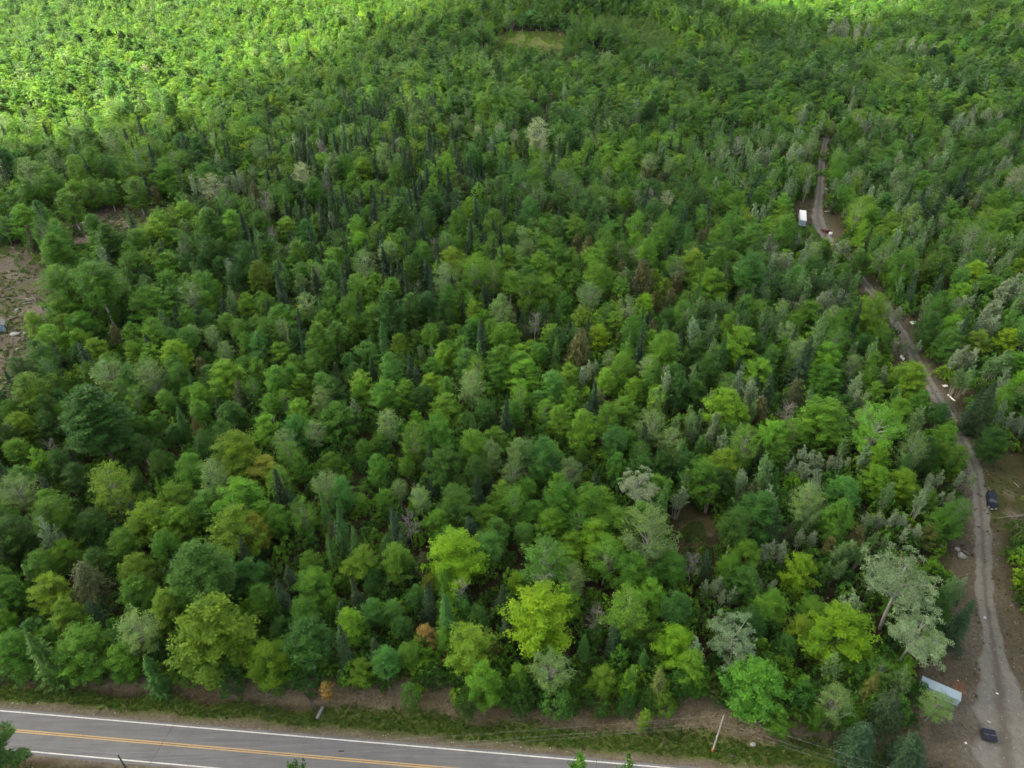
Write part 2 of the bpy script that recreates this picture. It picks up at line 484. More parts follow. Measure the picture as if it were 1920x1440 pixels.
# ------------------------------------------------------------------ the cloud whose shadow lies over most of the forest
SHADE = [(-900, -600), (-420, 170), (-225, 305), (-190, 365), (-165, 440), (-190, 540), (-165, 650), (-140, 745), (-20, 800), (50, 900), (90, 1060),
         (150, 950), (215, 850), (290, 725), (410, 790), (520, 890), (740, 1400), (1150, 1400), (1150, -600)]
def cloud_mat():
    t = NT('cloud_white')
    d = t.n('ShaderNodeBsdfDiffuse'); d.inputs['Color'].default_value = (0.93, 0.93, 0.94, 1)
    tr = t.n('ShaderNodeBsdfTranslucent'); tr.inputs['Color'].default_value = (0.93, 0.93, 0.94, 1)
    m = t.n('ShaderNodeMixShader'); m.inputs[0].default_value = 0.55
    tp = t.n('ShaderNodeBsdfTransparent'); m2 = t.n('ShaderNodeMixShader'); m2.inputs[0].default_value = 0.57    # thin fair-weather cloud: some sun filters through
    t.l(d.outputs[0], m.inputs[1]); t.l(tr.outputs[0], m.inputs[2]); t.l(m.outputs[0], m2.inputs[1]); t.l(tp.outputs[0], m2.inputs[2]); t.l(m2.outputs[0], t.out.inputs[0]); return t.m
CLOUD = cloud_mat()
def edge_dist(x, y, poly):
    best = 1e9
    for i in range(len(poly)):
        ax, ay = poly[i]; bx_, by_ = poly[(i + 1) % len(poly)]
        dx, dy = bx_ - ax, by_ - ay
        t = max(0, min(1, ((x - ax) * dx + (y - ay) * dy) / (dx * dx + dy * dy)))
        best = min(best, math.hypot(x - ax - t * dx, y - ay - t * dy))
    return best
ib = B(); bmesh.ops.create_icosphere(ib, subdivisions=2, radius=1.0)
iv = np.array([v.co[:] for v in ib.verts]); ifc = np.array([[v.index for v in f.verts] for f in ib.faces]); ib.free()
cv, cf = [], []
base = 0
r_ = random.Random(21)
for step, lo, hi_, r0, r1 in ((104, 70, 1e9, 84, 100), (44, -14, 80, 24, 44)):
    for gx_ in np.arange(-960, 1260, step):
        for gy_ in np.arange(-560, 1460, step):
            jt = 0.16 if step > 60 else 0.4; x = gx_ + r_.uniform(-jt, jt) * step; y = gy_ + r_.uniform(-jt, jt) * step
            ins = bool(inpoly(x, y, SHADE))
            e = edge_dist(x, y, SHADE) * (1 if ins else -1)
            if e < lo or e > hi_: continue
            if hi_ < 1e8 and r_.random() > 0.25 + 0.75 * (e + 14) / 60: continue
            rr = r_.uniform(r0, r1)
            h = 760 + r_.uniform(-20, 40)
            o_ = np.array([x, y, 0]) + np.array(SUN_DIR) * (h / SUN_DIR.z)
            nv = iv * (1 + 0.10 * np.sin(iv @ rng.normal(size=(3, 1)) * 4.0)) * rr * np.array([1, 1, 0.62])
            cv.append(nv + o_); cf.append(ifc + base); base += len(iv)
cloud = obj('cloud', mesh_np('cloud', np.concatenate(cv), np.concatenate(cf), [CLOUD]), CLOUD, None, True)
tag(cloud, 'white cumulus cloud standing over the forest', None, None, 'structure')
# ------------------------------------------------------------------ tree forms (metric, base at the origin)
def unit(v): return v / (np.linalg.norm(v, axis=-1, keepdims=True) + 1e-9)

def leaf_quads(rg, pos, nrm, L, W, along=None):
    n = len(pos)
    nrm = unit(nrm)
    a = rg.normal(size=(n, 3)) if along is None else along + 0.25 * rg.normal(size=(n, 3))
    t = unit(a - nrm * np.sum(a * nrm, 1, keepdims=True))
    b = np.cross(nrm, t)
    L = np.broadcast_to(np.asarray(L, float), (n,)) * rg.uniform(0.7, 1.3, n)
    W = np.broadcast_to(np.asarray(W, float), (n,)) * rg.uniform(0.7, 1.3, n)
    sk = rg.uniform(-0.25, 0.25, (n, 1))
    h = L[:, None] / 2; w = W[:, None] / 2
    v = np.stack([pos - t * h, pos + b * w + t * h * sk, pos + t * h + nrm * h * 0.15, pos - b * w - t * h * sk], 1)
    return v.reshape(-1, 3)

class Form:
    def __init__(s): s.lv = []; s.lvar = []; s.tv = []; s.tf = []; s.nt = 0
    def leaves(s, v, var): s.lv.append(v); s.lvar.append(var)
    def tube(s, pts, rad, n=5):
        pts = np.asarray(pts, float); k = len(pts)
        tg = unit(np.gradient(pts, axis=0))
        ref = np.array([0.0, 0, 1]) if abs(tg[0][2]) < 0.9 else np.array([1.0, 0, 0])
        b = unit(np.cross(tg, ref)); c = np.cross(tg, b)
        an = np.arange(n) * 2 * math.pi / n
        ring = (pts[:, None] + np.asarray(rad)[:, None, None] * (np.cos(an)[None, :, None] * b[:, None] + np.sin(an)[None, :, None] * c[:, None]))
        s.tv.append(ring.reshape(-1, 3))
        i = np.arange(k - 1)[:, None] * n; j = np.arange(n)[None]; j2 = (j + 1) % n
        f = np.stack([i + j, i + j2, i + n + j2, i + n + j], -1).reshape(-1, 4)
        s.tf.append(f + s.nt); s.nt += k * n
    def branch(s, rg, p0, p1, r0, r1=0.02, bend=0.1, n=5, k=4):
        p0 = np.asarray(p0, float); p1 = np.asarray(p1, float)
        t = np.linspace(0, 1, k)[:, None]
        L = np.linalg.norm(p1 - p0)
        off = rg.normal(size=3) * bend * L
        pts = p0 + (p1 - p0) * t + off * (t * (1 - t)) * 2
        s.tube(pts, np.linspace(r0, r1, k), n)
        return pts
    def wood_mesh(s, name, mat):
        return mesh_np(name, np.concatenate(s.tv), np.concatenate(s.tf), [mat])
    def leaf_mesh(s, name, mat):
        v = np.concatenate(s.lv); f = np.arange(len(v)).reshape(-1, 4)
        return mesh_np(name, v, f, [mat], None, np.concatenate(s.lvar))
    def joined(s, name, lm, wm):
        v1 = np.concatenate(s.tv); f1 = np.concatenate(s.tf)
        if s.lv:
            v2 = np.concatenate(s.lv); f2 = np.arange(len(v2)).reshape(-1, 4) + len(v1)
            return mesh_np(name, np.concatenate([v1, v2]), np.concatenate([f1, f2]), [wm, lm],
                           np.concatenate([np.zeros(len(f1)), np.ones(len(f2))]), np.concatenate([np.full(len(f1), 0.5), np.concatenate(s.lvar)]))
        return mesh_np(name, v1, f1, [wm])

def sphere_dirs(rg, n, zmin=-0.7):
    i = np.arange(n) + 0.5
    z = 1 - (1 - zmin) * i / n; ph = i * 2.399963
    d = np.stack([np.sqrt(1 - z * z) * np.cos(ph), np.sqrt(1 - z * z) * np.sin(ph), z], 1)
    return unit(d + 0.16 * rg.normal(size=(n, 3)))

def lump(rg, d, amp, k=6):
    v = np.zeros(len(d))
    for _ in range(k):
        c = unit(rg.normal(size=3)); v += rg.uniform(-0.4, 1) * np.exp(-(1 - d @ c) * 6)
    return 1 + amp * v

def clump(rg, F, c, out, a, b, n, leaf, ups=0.55, jit=0.45, tone=None):
    d = unit(rg.normal(size=(n, 3)) * 0.85 + out * 0.75 + np.array([0, 0, 0.55]))
    p = c + d * np.array([a, a, b]) * rg.uniform(0.55, 1.05, (n, 1))
    nr = unit(d * 0.55 + np.array([0, 0, ups]) + rg.normal(size=(n, 3)) * jit)
    tone = rg.uniform(0.25, 0.75) if tone is None else tone
    F.leaves(leaf_quads(rg, p, nr, leaf, leaf * 0.72), np.clip(tone + rg.normal(size=n) * 0.22, 0, 1))

def branchy(rg, F, zb, zt, rx, nb, m, per, leaf, elev=(0.35, 0.95), shape=0.8, trunk=0.24, ragged=0.3, lod=0, open_=0.45, wood=3, bulge=0.42, nlob=7, lam=0.28):
    """A crown of rising branches whose ends reach an uneven envelope; sprays of leaves sit along their outer part."""
    ch = zt - zb
    lob = unit(rg.normal(size=(nlob, 3)) * [1, 1, 0.7]); amp = rg.uniform(-0.25, 0.30, nlob)
    i = np.arange(nb) + 0.5
    tz = np.clip(i / nb + rg.normal(size=nb) * 0.03, 0.02, 0.995)           # share of the crown height
    ph = i * 2.39996 + rg.uniform(-0.5, 0.5, nb)
    prof = np.where(tz < bulge, 0.62 + 0.38 * np.sin(tz / bulge * 1.5708), np.power(np.clip(np.cos((tz - bulge) / (1 - bulge) * 1.5708), 0, 1), shape))
    d3 = np.stack([np.cos(ph), np.sin(ph), (tz - 0.45) * 2], 1); d3 = unit(d3)
    lumps = 1 + (np.exp(-(1 - d3 @ lob.T) * 5) * amp).sum(1)
    rad = rx * prof * lumps * rg.uniform(1 - ragged, 1 + ragged * 0.35, nb) + 0.12
    wob = np.cumsum(rg.normal(size=(6, 2)) * 0.10, axis=0)
    ax = lambda z: np.array([np.interp(z, np.linspace(0, zt, 6), wob[:, 0]), np.interp(z, np.linspace(0, zt, 6), wob[:, 1])])
    zz = np.linspace(-0.3, zt - 0.06 * ch, 7)
    F.tube([[*ax(z), z] for z in zz], 0.02 + trunk * np.linspace(1, 0, 7) ** 1.3, 6)
    for k in range(nb):
        ze = zb + tz[k] * ch; el = rg.uniform(*elev) * (0.7 + 0.7 * tz[k])
        dr = np.array([math.cos(ph[k]), math.sin(ph[k]), 0])
        e = np.array([*ax(ze), ze]) + dr * rad[k]
        z0 = max(zb * 0.75, ze - rad[k] * math.tan(min(1.3, el)))
        st = np.array([*ax(z0), z0])
        if k % wood == 0: F.branch(rg, st, st + (e - st) * 0.92, 0.03 + 0.018 * rad[k], 0.012, 0.06, 4 if lod == 0 else 3, 3)
        tone = rg.uniform(0.08, 0.92)
        L = np.linalg.norm(e - st); fwd = (e - st) / (L + 1e-6)
        mm = max(2, int(round(m * min(1.4, 0.45 + L / (rx * 1.2)))))
        u = np.linspace(open_, 1.0, mm) + rg.normal(size=mm) * 0.05
        sp = (0.30 + 0.10 * rx * (1 - open_)) * 0.55
        c = st + (e - st) * u[:, None] + rg.normal(size=(mm, 3)) * sp * np.array([1, 1, 0.6]) * (1.15 - 0.45 * u[:, None])
        n = mm * per
        cc = np.repeat(c, per, 0)
        q = cc + rg.normal(size=(n, 3)) * np.array([lam, lam, lam * (0.55, 0.7, 0.95)[lod]])
        out = unit(cc - np.array([*ax(zb + 0.35 * ch), zb + 0.3 * ch]))
        nr = unit(out * (0.45, 0.6, 0.95)[lod] + np.array([0, 0, (0.75, 0.6, 0.32)[lod]]) + rg.normal(size=(n, 3)) * (0.42, 0.36, 0.24)[lod])
        F.leaves(leaf_quads(rg, q, nr, leaf, leaf * 0.7), np.clip(tone + rg.normal(size=n) * 0.2, 0, 1))

def form_maple(seed, lod):                            # H 16, crown 8 wide
    rg = np.random.default_rng(seed); F = Form()
    branchy(rg, F, 2.6 + rg.uniform(-0.5, 0.8), 16.0, 4.0, (66, 42, 30)[lod], (7, 5, 4)[lod], (21, 9, 6)[lod], (0.34, 0.58, 1.05)[lod],
            (0.3, 0.85), rg.uniform(0.42, 0.62), 0.27, 0.30, lod, 0.40, (3, 5, 9)[lod], rg.uniform(0.36, 0.5), 8, (0.34, 0.36, 0.40)[lod])
    return F

def form_birch(seed, lod):                            # H 17, crown 6 wide, fine leaf, tall oval
    rg = np.random.default_rng(seed); F = Form()
    branchy(rg, F, (3.4 if seed % 3 else 7.6) + rg.uniform(-0.6, 0.8), 17.0, 3.0, (78, 46, 32)[lod], (6, 4, 3)[lod], (17, 8, 6)[lod], (0.28, 0.50, 0.95)[lod],
            (0.55, 1.1), rg.uniform(0.52, 0.78), 0.18, 0.34, lod, 0.34, (4, 6, 10)[lod], rg.uniform(0.32, 0.5), 6, (0.28, 0.31, 0.36)[lod])
    return F

def form_ash(seed, lod):                              # H 16, crown 7, open with bare wood showing
    rg = np.random.default_rng(seed); F = Form()
    branchy(rg, F, 4.6 + rg.uniform(-0.6, 1.2), 16.0, 3.5, (70, 42, 24)[lod], (5, 4, 3)[lod], (11, 6, 4)[lod], (0.29, 0.52, 0.9)[lod],
            (0.45, 1.1), rg.uniform(0.5, 0.75), 0.21, 0.40, lod, 0.55, (1, 3, 6)[lod], rg.uniform(0.45, 0.62), 9, (0.32, 0.36, 0.4)[lod])
    return F

def form_poplar(seed, lod):                           # H 13, crown 4, several upswept leaders
    rg = np.random.default_rng(seed); F = Form()
    stems = 5; per = (22, 10, 6)[lod]; leaf = (0.30, 0.46, 0.75)[lod]; nb = (26, 16, 9)[lod]
    for s in range(stems):
        a = s * 2.4 + rg.uniform(-0.4, 0.4); rad = 0.2 + 0.95 * (s / stems)
        b0 = np.array([math.cos(a) * rad * 0.6, math.sin(a) * rad * 0.6, -0.2])
        hh = 13.0 - 0.8 * s + rg.uniform(-0.6, 0.6)
        tp = np.array([math.cos(a) * rad * 1.5, math.sin(a) * rad * 1.5, hh])
        F.branch(rg, b0, tp, 0.11, 0.015, 0.03, 4, 5)
        for k in range(nb):
            t = rg.uniform(0.34, 1.0) ** 0.85
            p = b0 + (tp - b0) * t; L = (1.25 - t) * 2.5 * rg.uniform(0.6, 1.1) + 0.3
            a2 = rg.uniform(0, 6.283); up = rg.uniform(0.9, 1.9)
            dr = unit(np.array([math.cos(a2), math.sin(a2), up]))
            e = p + dr * L
            if lod == 0 and k % 2 == 0: F.tube([p, e], [0.02, 0.008], 3)
            u = rg.uniform(0.2, 1.08, (per, 1))
            q = p + dr * L * u + rg.normal(size=(per, 3)) * 0.13 * (1.2 - 0.5 * u)
            F.leaves(leaf_quads(rg, q, rg.normal(size=(per, 3)) + [0, 0, 0.35], leaf, leaf * 0.75), np.clip(rg.uniform(0.2, 0.8) + rg.normal(size=per) * 0.25, 0, 1))
    return F

def form_giant(seed, lod):                            # H 20, crown 13, pale open poplar with its limbs showing
    rg = np.random.default_rng(seed); F = Form()
    per = (92, 34, 14)[lod]; leaf = (0.28, 0.46, 0.8)[lod]
    top = np.array([0.6, 0.2, 9.0])
    F.tube([[0, 0, -0.4], [0.15, 0.05, 4.5], top, [1.0, 0.1, 14], [0.8, 0.3, 18]], [0.36, 0.29, 0.22, 0.12, 0.04], 7)
    for m in range(20):
        z0 = rg.uniform(6.5, 15.5); a = m * 2.4 + rg.uniform(-0.3, 0.3)
        rad = 6.2 * math.sin(min(1.0, (20.5 - z0) / 11.5) * 1.57) * rg.uniform(0.7, 1.05)
        e = np.array([0.8 + math.cos(a) * rad, math.sin(a) * rad, min(20, z0 + rad * rg.uniform(0.25, 0.8) + 1)])
        st = np.array([0.7, 0.2, z0])
        F.branch(rg, st, e, 0.12, 0.03, 0.08, 4, 5)
        for k in range(7):
            t = rg.uniform(0.3, 1.0); p = st + (e - st) * t
            q = p + rg.normal(size=3) * [1.0, 1.0, 0.8] + [0, 0, 0.4]
            F.branch(rg, p, q, 0.035, 0.01, 0.1, 3, 3)
            clump(rg, F, q, unit(q - [0.7, 0.2, 11]), 1.05, 0.75, int(per * rg.uniform(0.6, 1.25)), leaf, 0.25, 0.8)
    return F

def form_spruce(seed, lod):                           # H 13, 4 wide, ragged tiers
    rg = np.random.default_rng(seed); F = Form()
    H, rx = 13.0, 2.0
    dz = (0.44, 0.62, 1.0)[lod]; nb = (8, 7, 5)[lod]; per = (13, 7, 4)[lod]; W = (0.15, 0.30, 0.65)[lod]
    F.tube([[0, 0, -0.3], [0, 0, 5], [0, 0, H]], [0.18, 0.13, 0.015], 5)
    z = 0.7
    gap = rg.uniform(0, 6.28, 4)
    while z < H - 0.15:
        t = (H - z) / (H - 0.7); rad = rx * (t ** 0.8) * rg.uniform(0.8, 1.12) + 0.08
        a0 = rg.uniform(0, 6.28)
        for k in range(nb):
            a = a0 + k * 6.283 / nb + rg.uniform(-0.3, 0.3)
            r1 = rad * rg.uniform(0.55, 1.25) * (1 + 0.18 * math.sin(2 * a + gap[0] + z))
            u = rg.uniform(0.15, 1.05, (per, 1))
            dr = np.array([math.cos(a), math.sin(a), 0]); sd = np.array([-math.sin(a), math.cos(a), 0])
            p = dr * r1 * u + np.array([0, 0, z]) - np.array([0, 0, 1]) * (0.45 * r1 * u ** 1.2 - 0.16 * r1 * u ** 4)
            p = p + sd * rg.normal(size=(per, 1)) * 0.17 * r1 * (1.2 - 0.8 * u)
            al = np.tile(dr + np.array([0, 0, -0.3]), (per, 1)) + sd * rg.normal(size=(per, 1)) * 0.6
            nr = np.tile(dr * 0.35 + np.array([0, 0, 1.0]), (per, 1)) + rg.normal(size=(per, 3)) * 0.35
            F.leaves(leaf_quads(rg, p, nr, 0.26 * r1 + 0.28, W, al), np.clip(0.2 + 0.5 * u[:, 0] + rg.normal(size=per) * 0.25, 0, 1))
        z += dz * rg.uniform(0.75, 1.25) * (0.5 + 0.5 * t)
    return F

def form_hemlock(seed, lod):                          # H 14, 6 wide, soft drooping sprays
    rg = np.random.default_rng(seed); F = Form()
    H, rx = 14.0, 3.0
    n = (420, 190, 80)[lod]; per = (15, 8, 5)[lod]; L = (0.46, 0.72, 1.15)[lod]
    F.tube([[0, 0, -0.3], [0, 0, 6], [0, 0, H]], [0.22, 0.15, 0.02], 5)
    i = np.arange(n)
    zz = 1.2 + (H - 1.4) * (1 - np.sqrt(1 - (i + 0.5) / n * 0.985))
    for k in range(n):
        z = zz[k]; t = (H - z) / (H - 1.2); rad = rx * t ** 0.75 * rg.uniform(0.4, 1.2) + 0.1
        a = k * 2.39996 + rg.uniform(-0.3, 0.3)
        dr = np.array([math.cos(a), math.sin(a), 0])
        u = rg.uniform(0.35, 1.05, (per, 1))
        p = dr * rad * u + np.array([0, 0, z]) + [0, 0, -0.5] * (u ** 2) * rad * 0.5 + rg.normal(size=(per, 3)) * [0.22, 0.22, 0.14]
        al = np.tile(dr + [0, 0, -0.75], (per, 1)) + rg.normal(size=(per, 3)) * 0.4
        nr = np.tile(dr * 0.7 + [0, 0, 0.7], (per, 1)) + rg.normal(size=(per, 3)) * 0.4
        F.leaves(leaf_quads(rg, p, nr, L, L * 0.36, al), np.clip(rg.uniform(0.2, 0.8) + rg.normal(size=per) * 0.2, 0, 1))
    return F

def form_pine(seed, lod, thin=1.0):                   # H 20, 10 wide, flat tiers of plumes
    rg = np.random.default_rng(seed); F = Form()
    H, rx = 20.0, 5.0
    per = (26, 11, 6)[lod]; L = (0.62, 0.95, 1.5)[lod]
    F.tube([[0, 0, -0.4], [0.1, 0, 7], [0, 0.1, 14], [0, 0, H - 0.5]], [0.34, 0.28, 0.17, 0.03], 6)
    z = 6.0; tier = 0
    while z < H - 0.4:
        t = (H - z) / (H - 6.0); nb = 7 if t > 0.3 else 5
        if thin < 1: nb = 4
        prof = rx * (min(1, t * 1.55) ** 0.8) * (0.82 if t > 0.8 else 1.0)
        for k in range(nb):
            a = tier * 1.1 + k * 6.283 / nb + rg.uniform(-0.35, 0.35); r1 = prof * rg.uniform(0.6, 1.1) + 0.3
            dr = np.array([math.cos(a), math.sin(a), 0.0]); sd = np.array([-math.sin(a), math.cos(a), 0])
            rise = rg.uniform(0.05, 0.3)
            st = np.array([0, 0, z]); e = st + dr * r1 + [0, 0, rise * r1]
            F.branch(rg, st, e, 0.06, 0.015, 0.04, 3, 3)
            m = max(2, int(r1 * 1.7))
            for u in np.linspace(0.38, 1.02, m):
                for sgn in (-1, 0, 1):
                    c = st + (e - st) * u + sd * sgn * r1 * 0.20 * (1.1 - 0.5 * u) * rg.uniform(0.6, 1.2) + [0, 0, rg.uniform(0, 0.2)]
                    pl = unit(dr + sd * sgn * 0.6 + [0, 0, 0.35])
                    q = c + pl * rg.uniform(-0.45, 0.45, (per, 1)) + rg.normal(size=(per, 3)) * [0.2, 0.2, 0.12]
                    al = np.tile(pl, (per, 1)) + rg.normal(size=(per, 3)) * 0.45
                    nr = np.tile([0, 0, 1.0], (per, 1)) + rg.normal(size=(per, 3)) * 0.5
                    F.leaves(leaf_quads(rg, q, nr, L, L * 0.22, al), np.clip(rg.uniform(0.15, 0.85) + rg.normal(size=per) * 0.2, 0, 1))
        z += rg.uniform(0.85, 1.35) * (0.6 + 0.5 * t) / thin; tier += 1
    return F

def form_dead(seed, lod):                             # H 13, bare grey twigs
    rg = np.random.default_rng(seed); F = Form()
    F.tube([[0, 0, -0.3], [0.1, 0, 5], [0.2, 0.1, 12]], [0.19, 0.14, 0.03], 5)
    nb = (26, 18, 10)[lod]
    for k in range(nb):
        z0 = rg.uniform(4.5, 11.5); a = k * 2.4 + rg.uniform(-0.4, 0.4); L = (13.5 - z0) * 0.42 * rg.uniform(0.6, 1.1) + 0.8
        dr = unit(np.array([math.cos(a), math.sin(a), rg.uniform(0.5, 1.3)])); st = np.array([0.1, 0, z0]); e = st + dr * L
        F.branch(rg, st, e, 0.06, 0.018, 0.1, 3, 4)
        for m in range((9, 4, 2)[lod]):
            t = rg.uniform(0.25, 1); p = st + (e - st) * t
            q = p + unit(dr + rg.normal(size=3) * 0.7) * rg.uniform(0.6, 1.4)
            F.branch(rg, p, q, 0.028, 0.010, 0.12, 3, 3)
    return F

def form_shrub(seed, lod):                            # H 2.6, 3.2 wide
    rg = np.random.default_rng(seed); F = Form()
    n = (44, 22, 12)[lod]; per = (46, 20, 10)[lod]; leaf = (0.18, 0.34, 0.6)[lod]
    d = sphere_dirs(rg, n, -0.1); rr = rg.uniform(0.6, 1.0, n) * lump(rg, d, 0.3)
    C_ = np.array([0, 0, 0.6]) + d * rr[:, None] * np.array([1.5, 1.5, 1.9])
    for i in range(n):
        clump(rg, F, C_[i], d[i], 0.42 * rg.uniform(0.7, 1.3), 0.32, per, leaf, 0.5, 0.6)
        if i % 3 == 0: F.branch(rg, [0, 0, -0.1], C_[i], 0.03, 0.01, 0.1, 3, 3)
    return F

def form_thin_pine(seed, lod): return form_pine(seed, lod, 0.55)

# kind -> (generator, form height, form crown width, crown bottom, leaf material, wood material, plain words)
KINDS = {
    'M': (form_maple, 16.0, 8.4, 2.6, LEAF, BARK, 'maple_tree', 'maple'),
    'B': (form_birch, 17.0, 6.2, 3.6, LEAF, BARKW, 'birch_tree', 'birch'),
    'A': (form_ash, 16.0, 7.4, 4.6, LEAF, BARKG, 'ash_tree', 'ash'),
    'P': (form_poplar, 13.2, 4.4, 3.0, SILVER, BARKG, 'poplar_tree', 'poplar'),
    'G': (form_giant, 20.5, 13.5, 6.0, SILVER, BARKG, 'poplar_tree', 'poplar'),
    'S': (form_spruce, 13.0, 4.1, 0.5, NEEDLE, BARK, 'spruce_tree', 'spruce'),
    'H': (form_hemlock, 14.0, 6.2, 0.8, NEEDLE, BARK, 'hemlock_tree', 'hemlock'),
    'W': (form_pine, 20.0, 10.4, 5.8, NEEDLE, BARK, 'pine_tree', 'pine'),
    'X': (form_thin_pine, 20.0, 10.4, 5.8, NEEDLE, BARK, 'pine_tree', 'pine'),
    'D': (form_dead, 13.0, 5.0, 4.0, None, DEADW, 'dead_tree', 'leafless tree'),
    'U': (form_shrub, 2.6, 3.4, 0.0, LEAF, BARK, 'shrub', 'shrub'),
}
NVAR = {'M': 6, 'B': 6, 'A': 4, 'P': 4, 'G': 2, 'S': 3, 'H': 3, 'W': 3, 'X': 1, 'D': 3, 'U': 3}
SEEDS = {k: 100 * i + 17 for i, k in enumerate(KINDS)}
NEAR = {}                                             # kind -> [(leaf mesh, wood mesh)]
FARC = {}                                             # kind -> collection of light forms for the far forest
for k, (gen, Hf, Wf, cb, lm, wm, nm, word) in KINDS.items():
    NEAR[k] = []
    for v in range(NVAR[k]):
        F = gen(SEEDS[k] + v, 0)
        NEAR[k].append((F.leaf_mesh(nm + '_crown', lm) if F.lv else None, F.wood_mesh(nm + '_trunk', wm)))
    c = bpy.data.collections.new(nm + '_forms')
    for lod in (1, 2):
        for v in range(NVAR[k]):
            F = gen(SEEDS[k] + 50 + v, lod)
            c.objects.link(bpy.data.objects.new('%s_form_%d_%d' % (nm, lod, v), F.joined(nm + '_form', lm, wm)))
    FARC[k] = c

TINT = {
    'L': (0.180, 0.335, 0.018), 'l': (0.135, 0.290, 0.026), 'y': (0.140, 0.265, 0.028), 'm': (0.090, 0.222, 0.025),
    'd': (0.052, 0.140, 0.026), 'b': (0.080, 0.210, 0.040), 'o': (0.115, 0.150, 0.038), 's': (0.275, 0.345, 0.215),
    'g': (0.160, 0.275, 0.095), 'r': (0.300, 0.205, 0.070), 'k': (0.034, 0.074, 0.032), 'a': (0.185, 0.245, 0.036), 'v': (0.215, 0.300, 0.165),
}
WORD = {'L': 'bright lime green', 'l': 'light green', 'y': 'yellow green', 'm': 'mid green', 'd': 'dark green', 'b': 'bluish green',
        'o': 'olive', 's': 'silvery pale', 'g': 'grey green', 'r': 'orange tinged', 'k': 'blackish green', 'a': 'amber green', 'v': 'pale sage'}

def scatter(name, pts, rot, scl, tint, pick, coll, label, cat):
    me = bpy.data.meshes.new(name)
    me.vertices.add(len(pts)); me.vertices.foreach_set('co', np.asarray(pts, np.float32).ravel())
    for an, ty, arr, key in (('rot', 'FLOAT_VECTOR', rot, 'vector'), ('scl', 'FLOAT_VECTOR', scl, 'vector'), ('pick', 'INT', pick, 'value')):
        a = me.attributes.new(an, ty, 'POINT'); a.data.foreach_set(key, np.asarray(arr, np.int32 if ty == 'INT' else np.float32).ravel())
    a = me.attributes.new('tint', 'FLOAT_COLOR', 'POINT')
    a.data.foreach_set('color', np.concatenate([tint, np.ones((len(tint), 1))], 1).astype(np.float32).ravel())
    o = obj(name, me, None)
    g = bpy.data.node_groups.new(name, 'GeometryNodeTree')
    g.interface.new_socket('Geometry', in_out='INPUT', socket_type='NodeSocketGeometry')
    g.interface.new_socket('Geometry', in_out='OUTPUT', socket_type='NodeSocketGeometry')
    gi = g.nodes.new('NodeGroupInput'); go = g.nodes.new('NodeGroupOutput')
    ci = g.nodes.new('GeometryNodeCollectionInfo'); ci.inputs[0].default_value = coll
    ci.inputs['Separate Children'].default_value = True; ci.inputs['Reset Children'].default_value = True
    ip = g.nodes.new('GeometryNodeInstanceOnPoints'); ip.inputs['Pick Instance'].default_value = True
    def na(nm, ty):
        n = g.nodes.new('GeometryNodeInputNamedAttribute'); n.data_type = ty; n.inputs['Name'].default_value = nm
        return n.outputs['Attribute']
    g.links.new(gi.outputs[0], ip.inputs['Points']); g.links.new(ci.outputs[0], ip.inputs['Instance'])
    g.links.new(na('pick', 'INT'), ip.inputs['Instance Index']); g.links.new(na('rot', 'FLOAT_VECTOR'), ip.inputs['Rotation'])
    g.links.new(na('scl', 'FLOAT_VECTOR'), ip.inputs['Scale']); g.links.new(ip.outputs[0], go.inputs[0])
    md = o.modifiers.new('scatter', 'NODES'); md.node_group = g
    tag(o, label, cat, None, 'stuff')
    return o
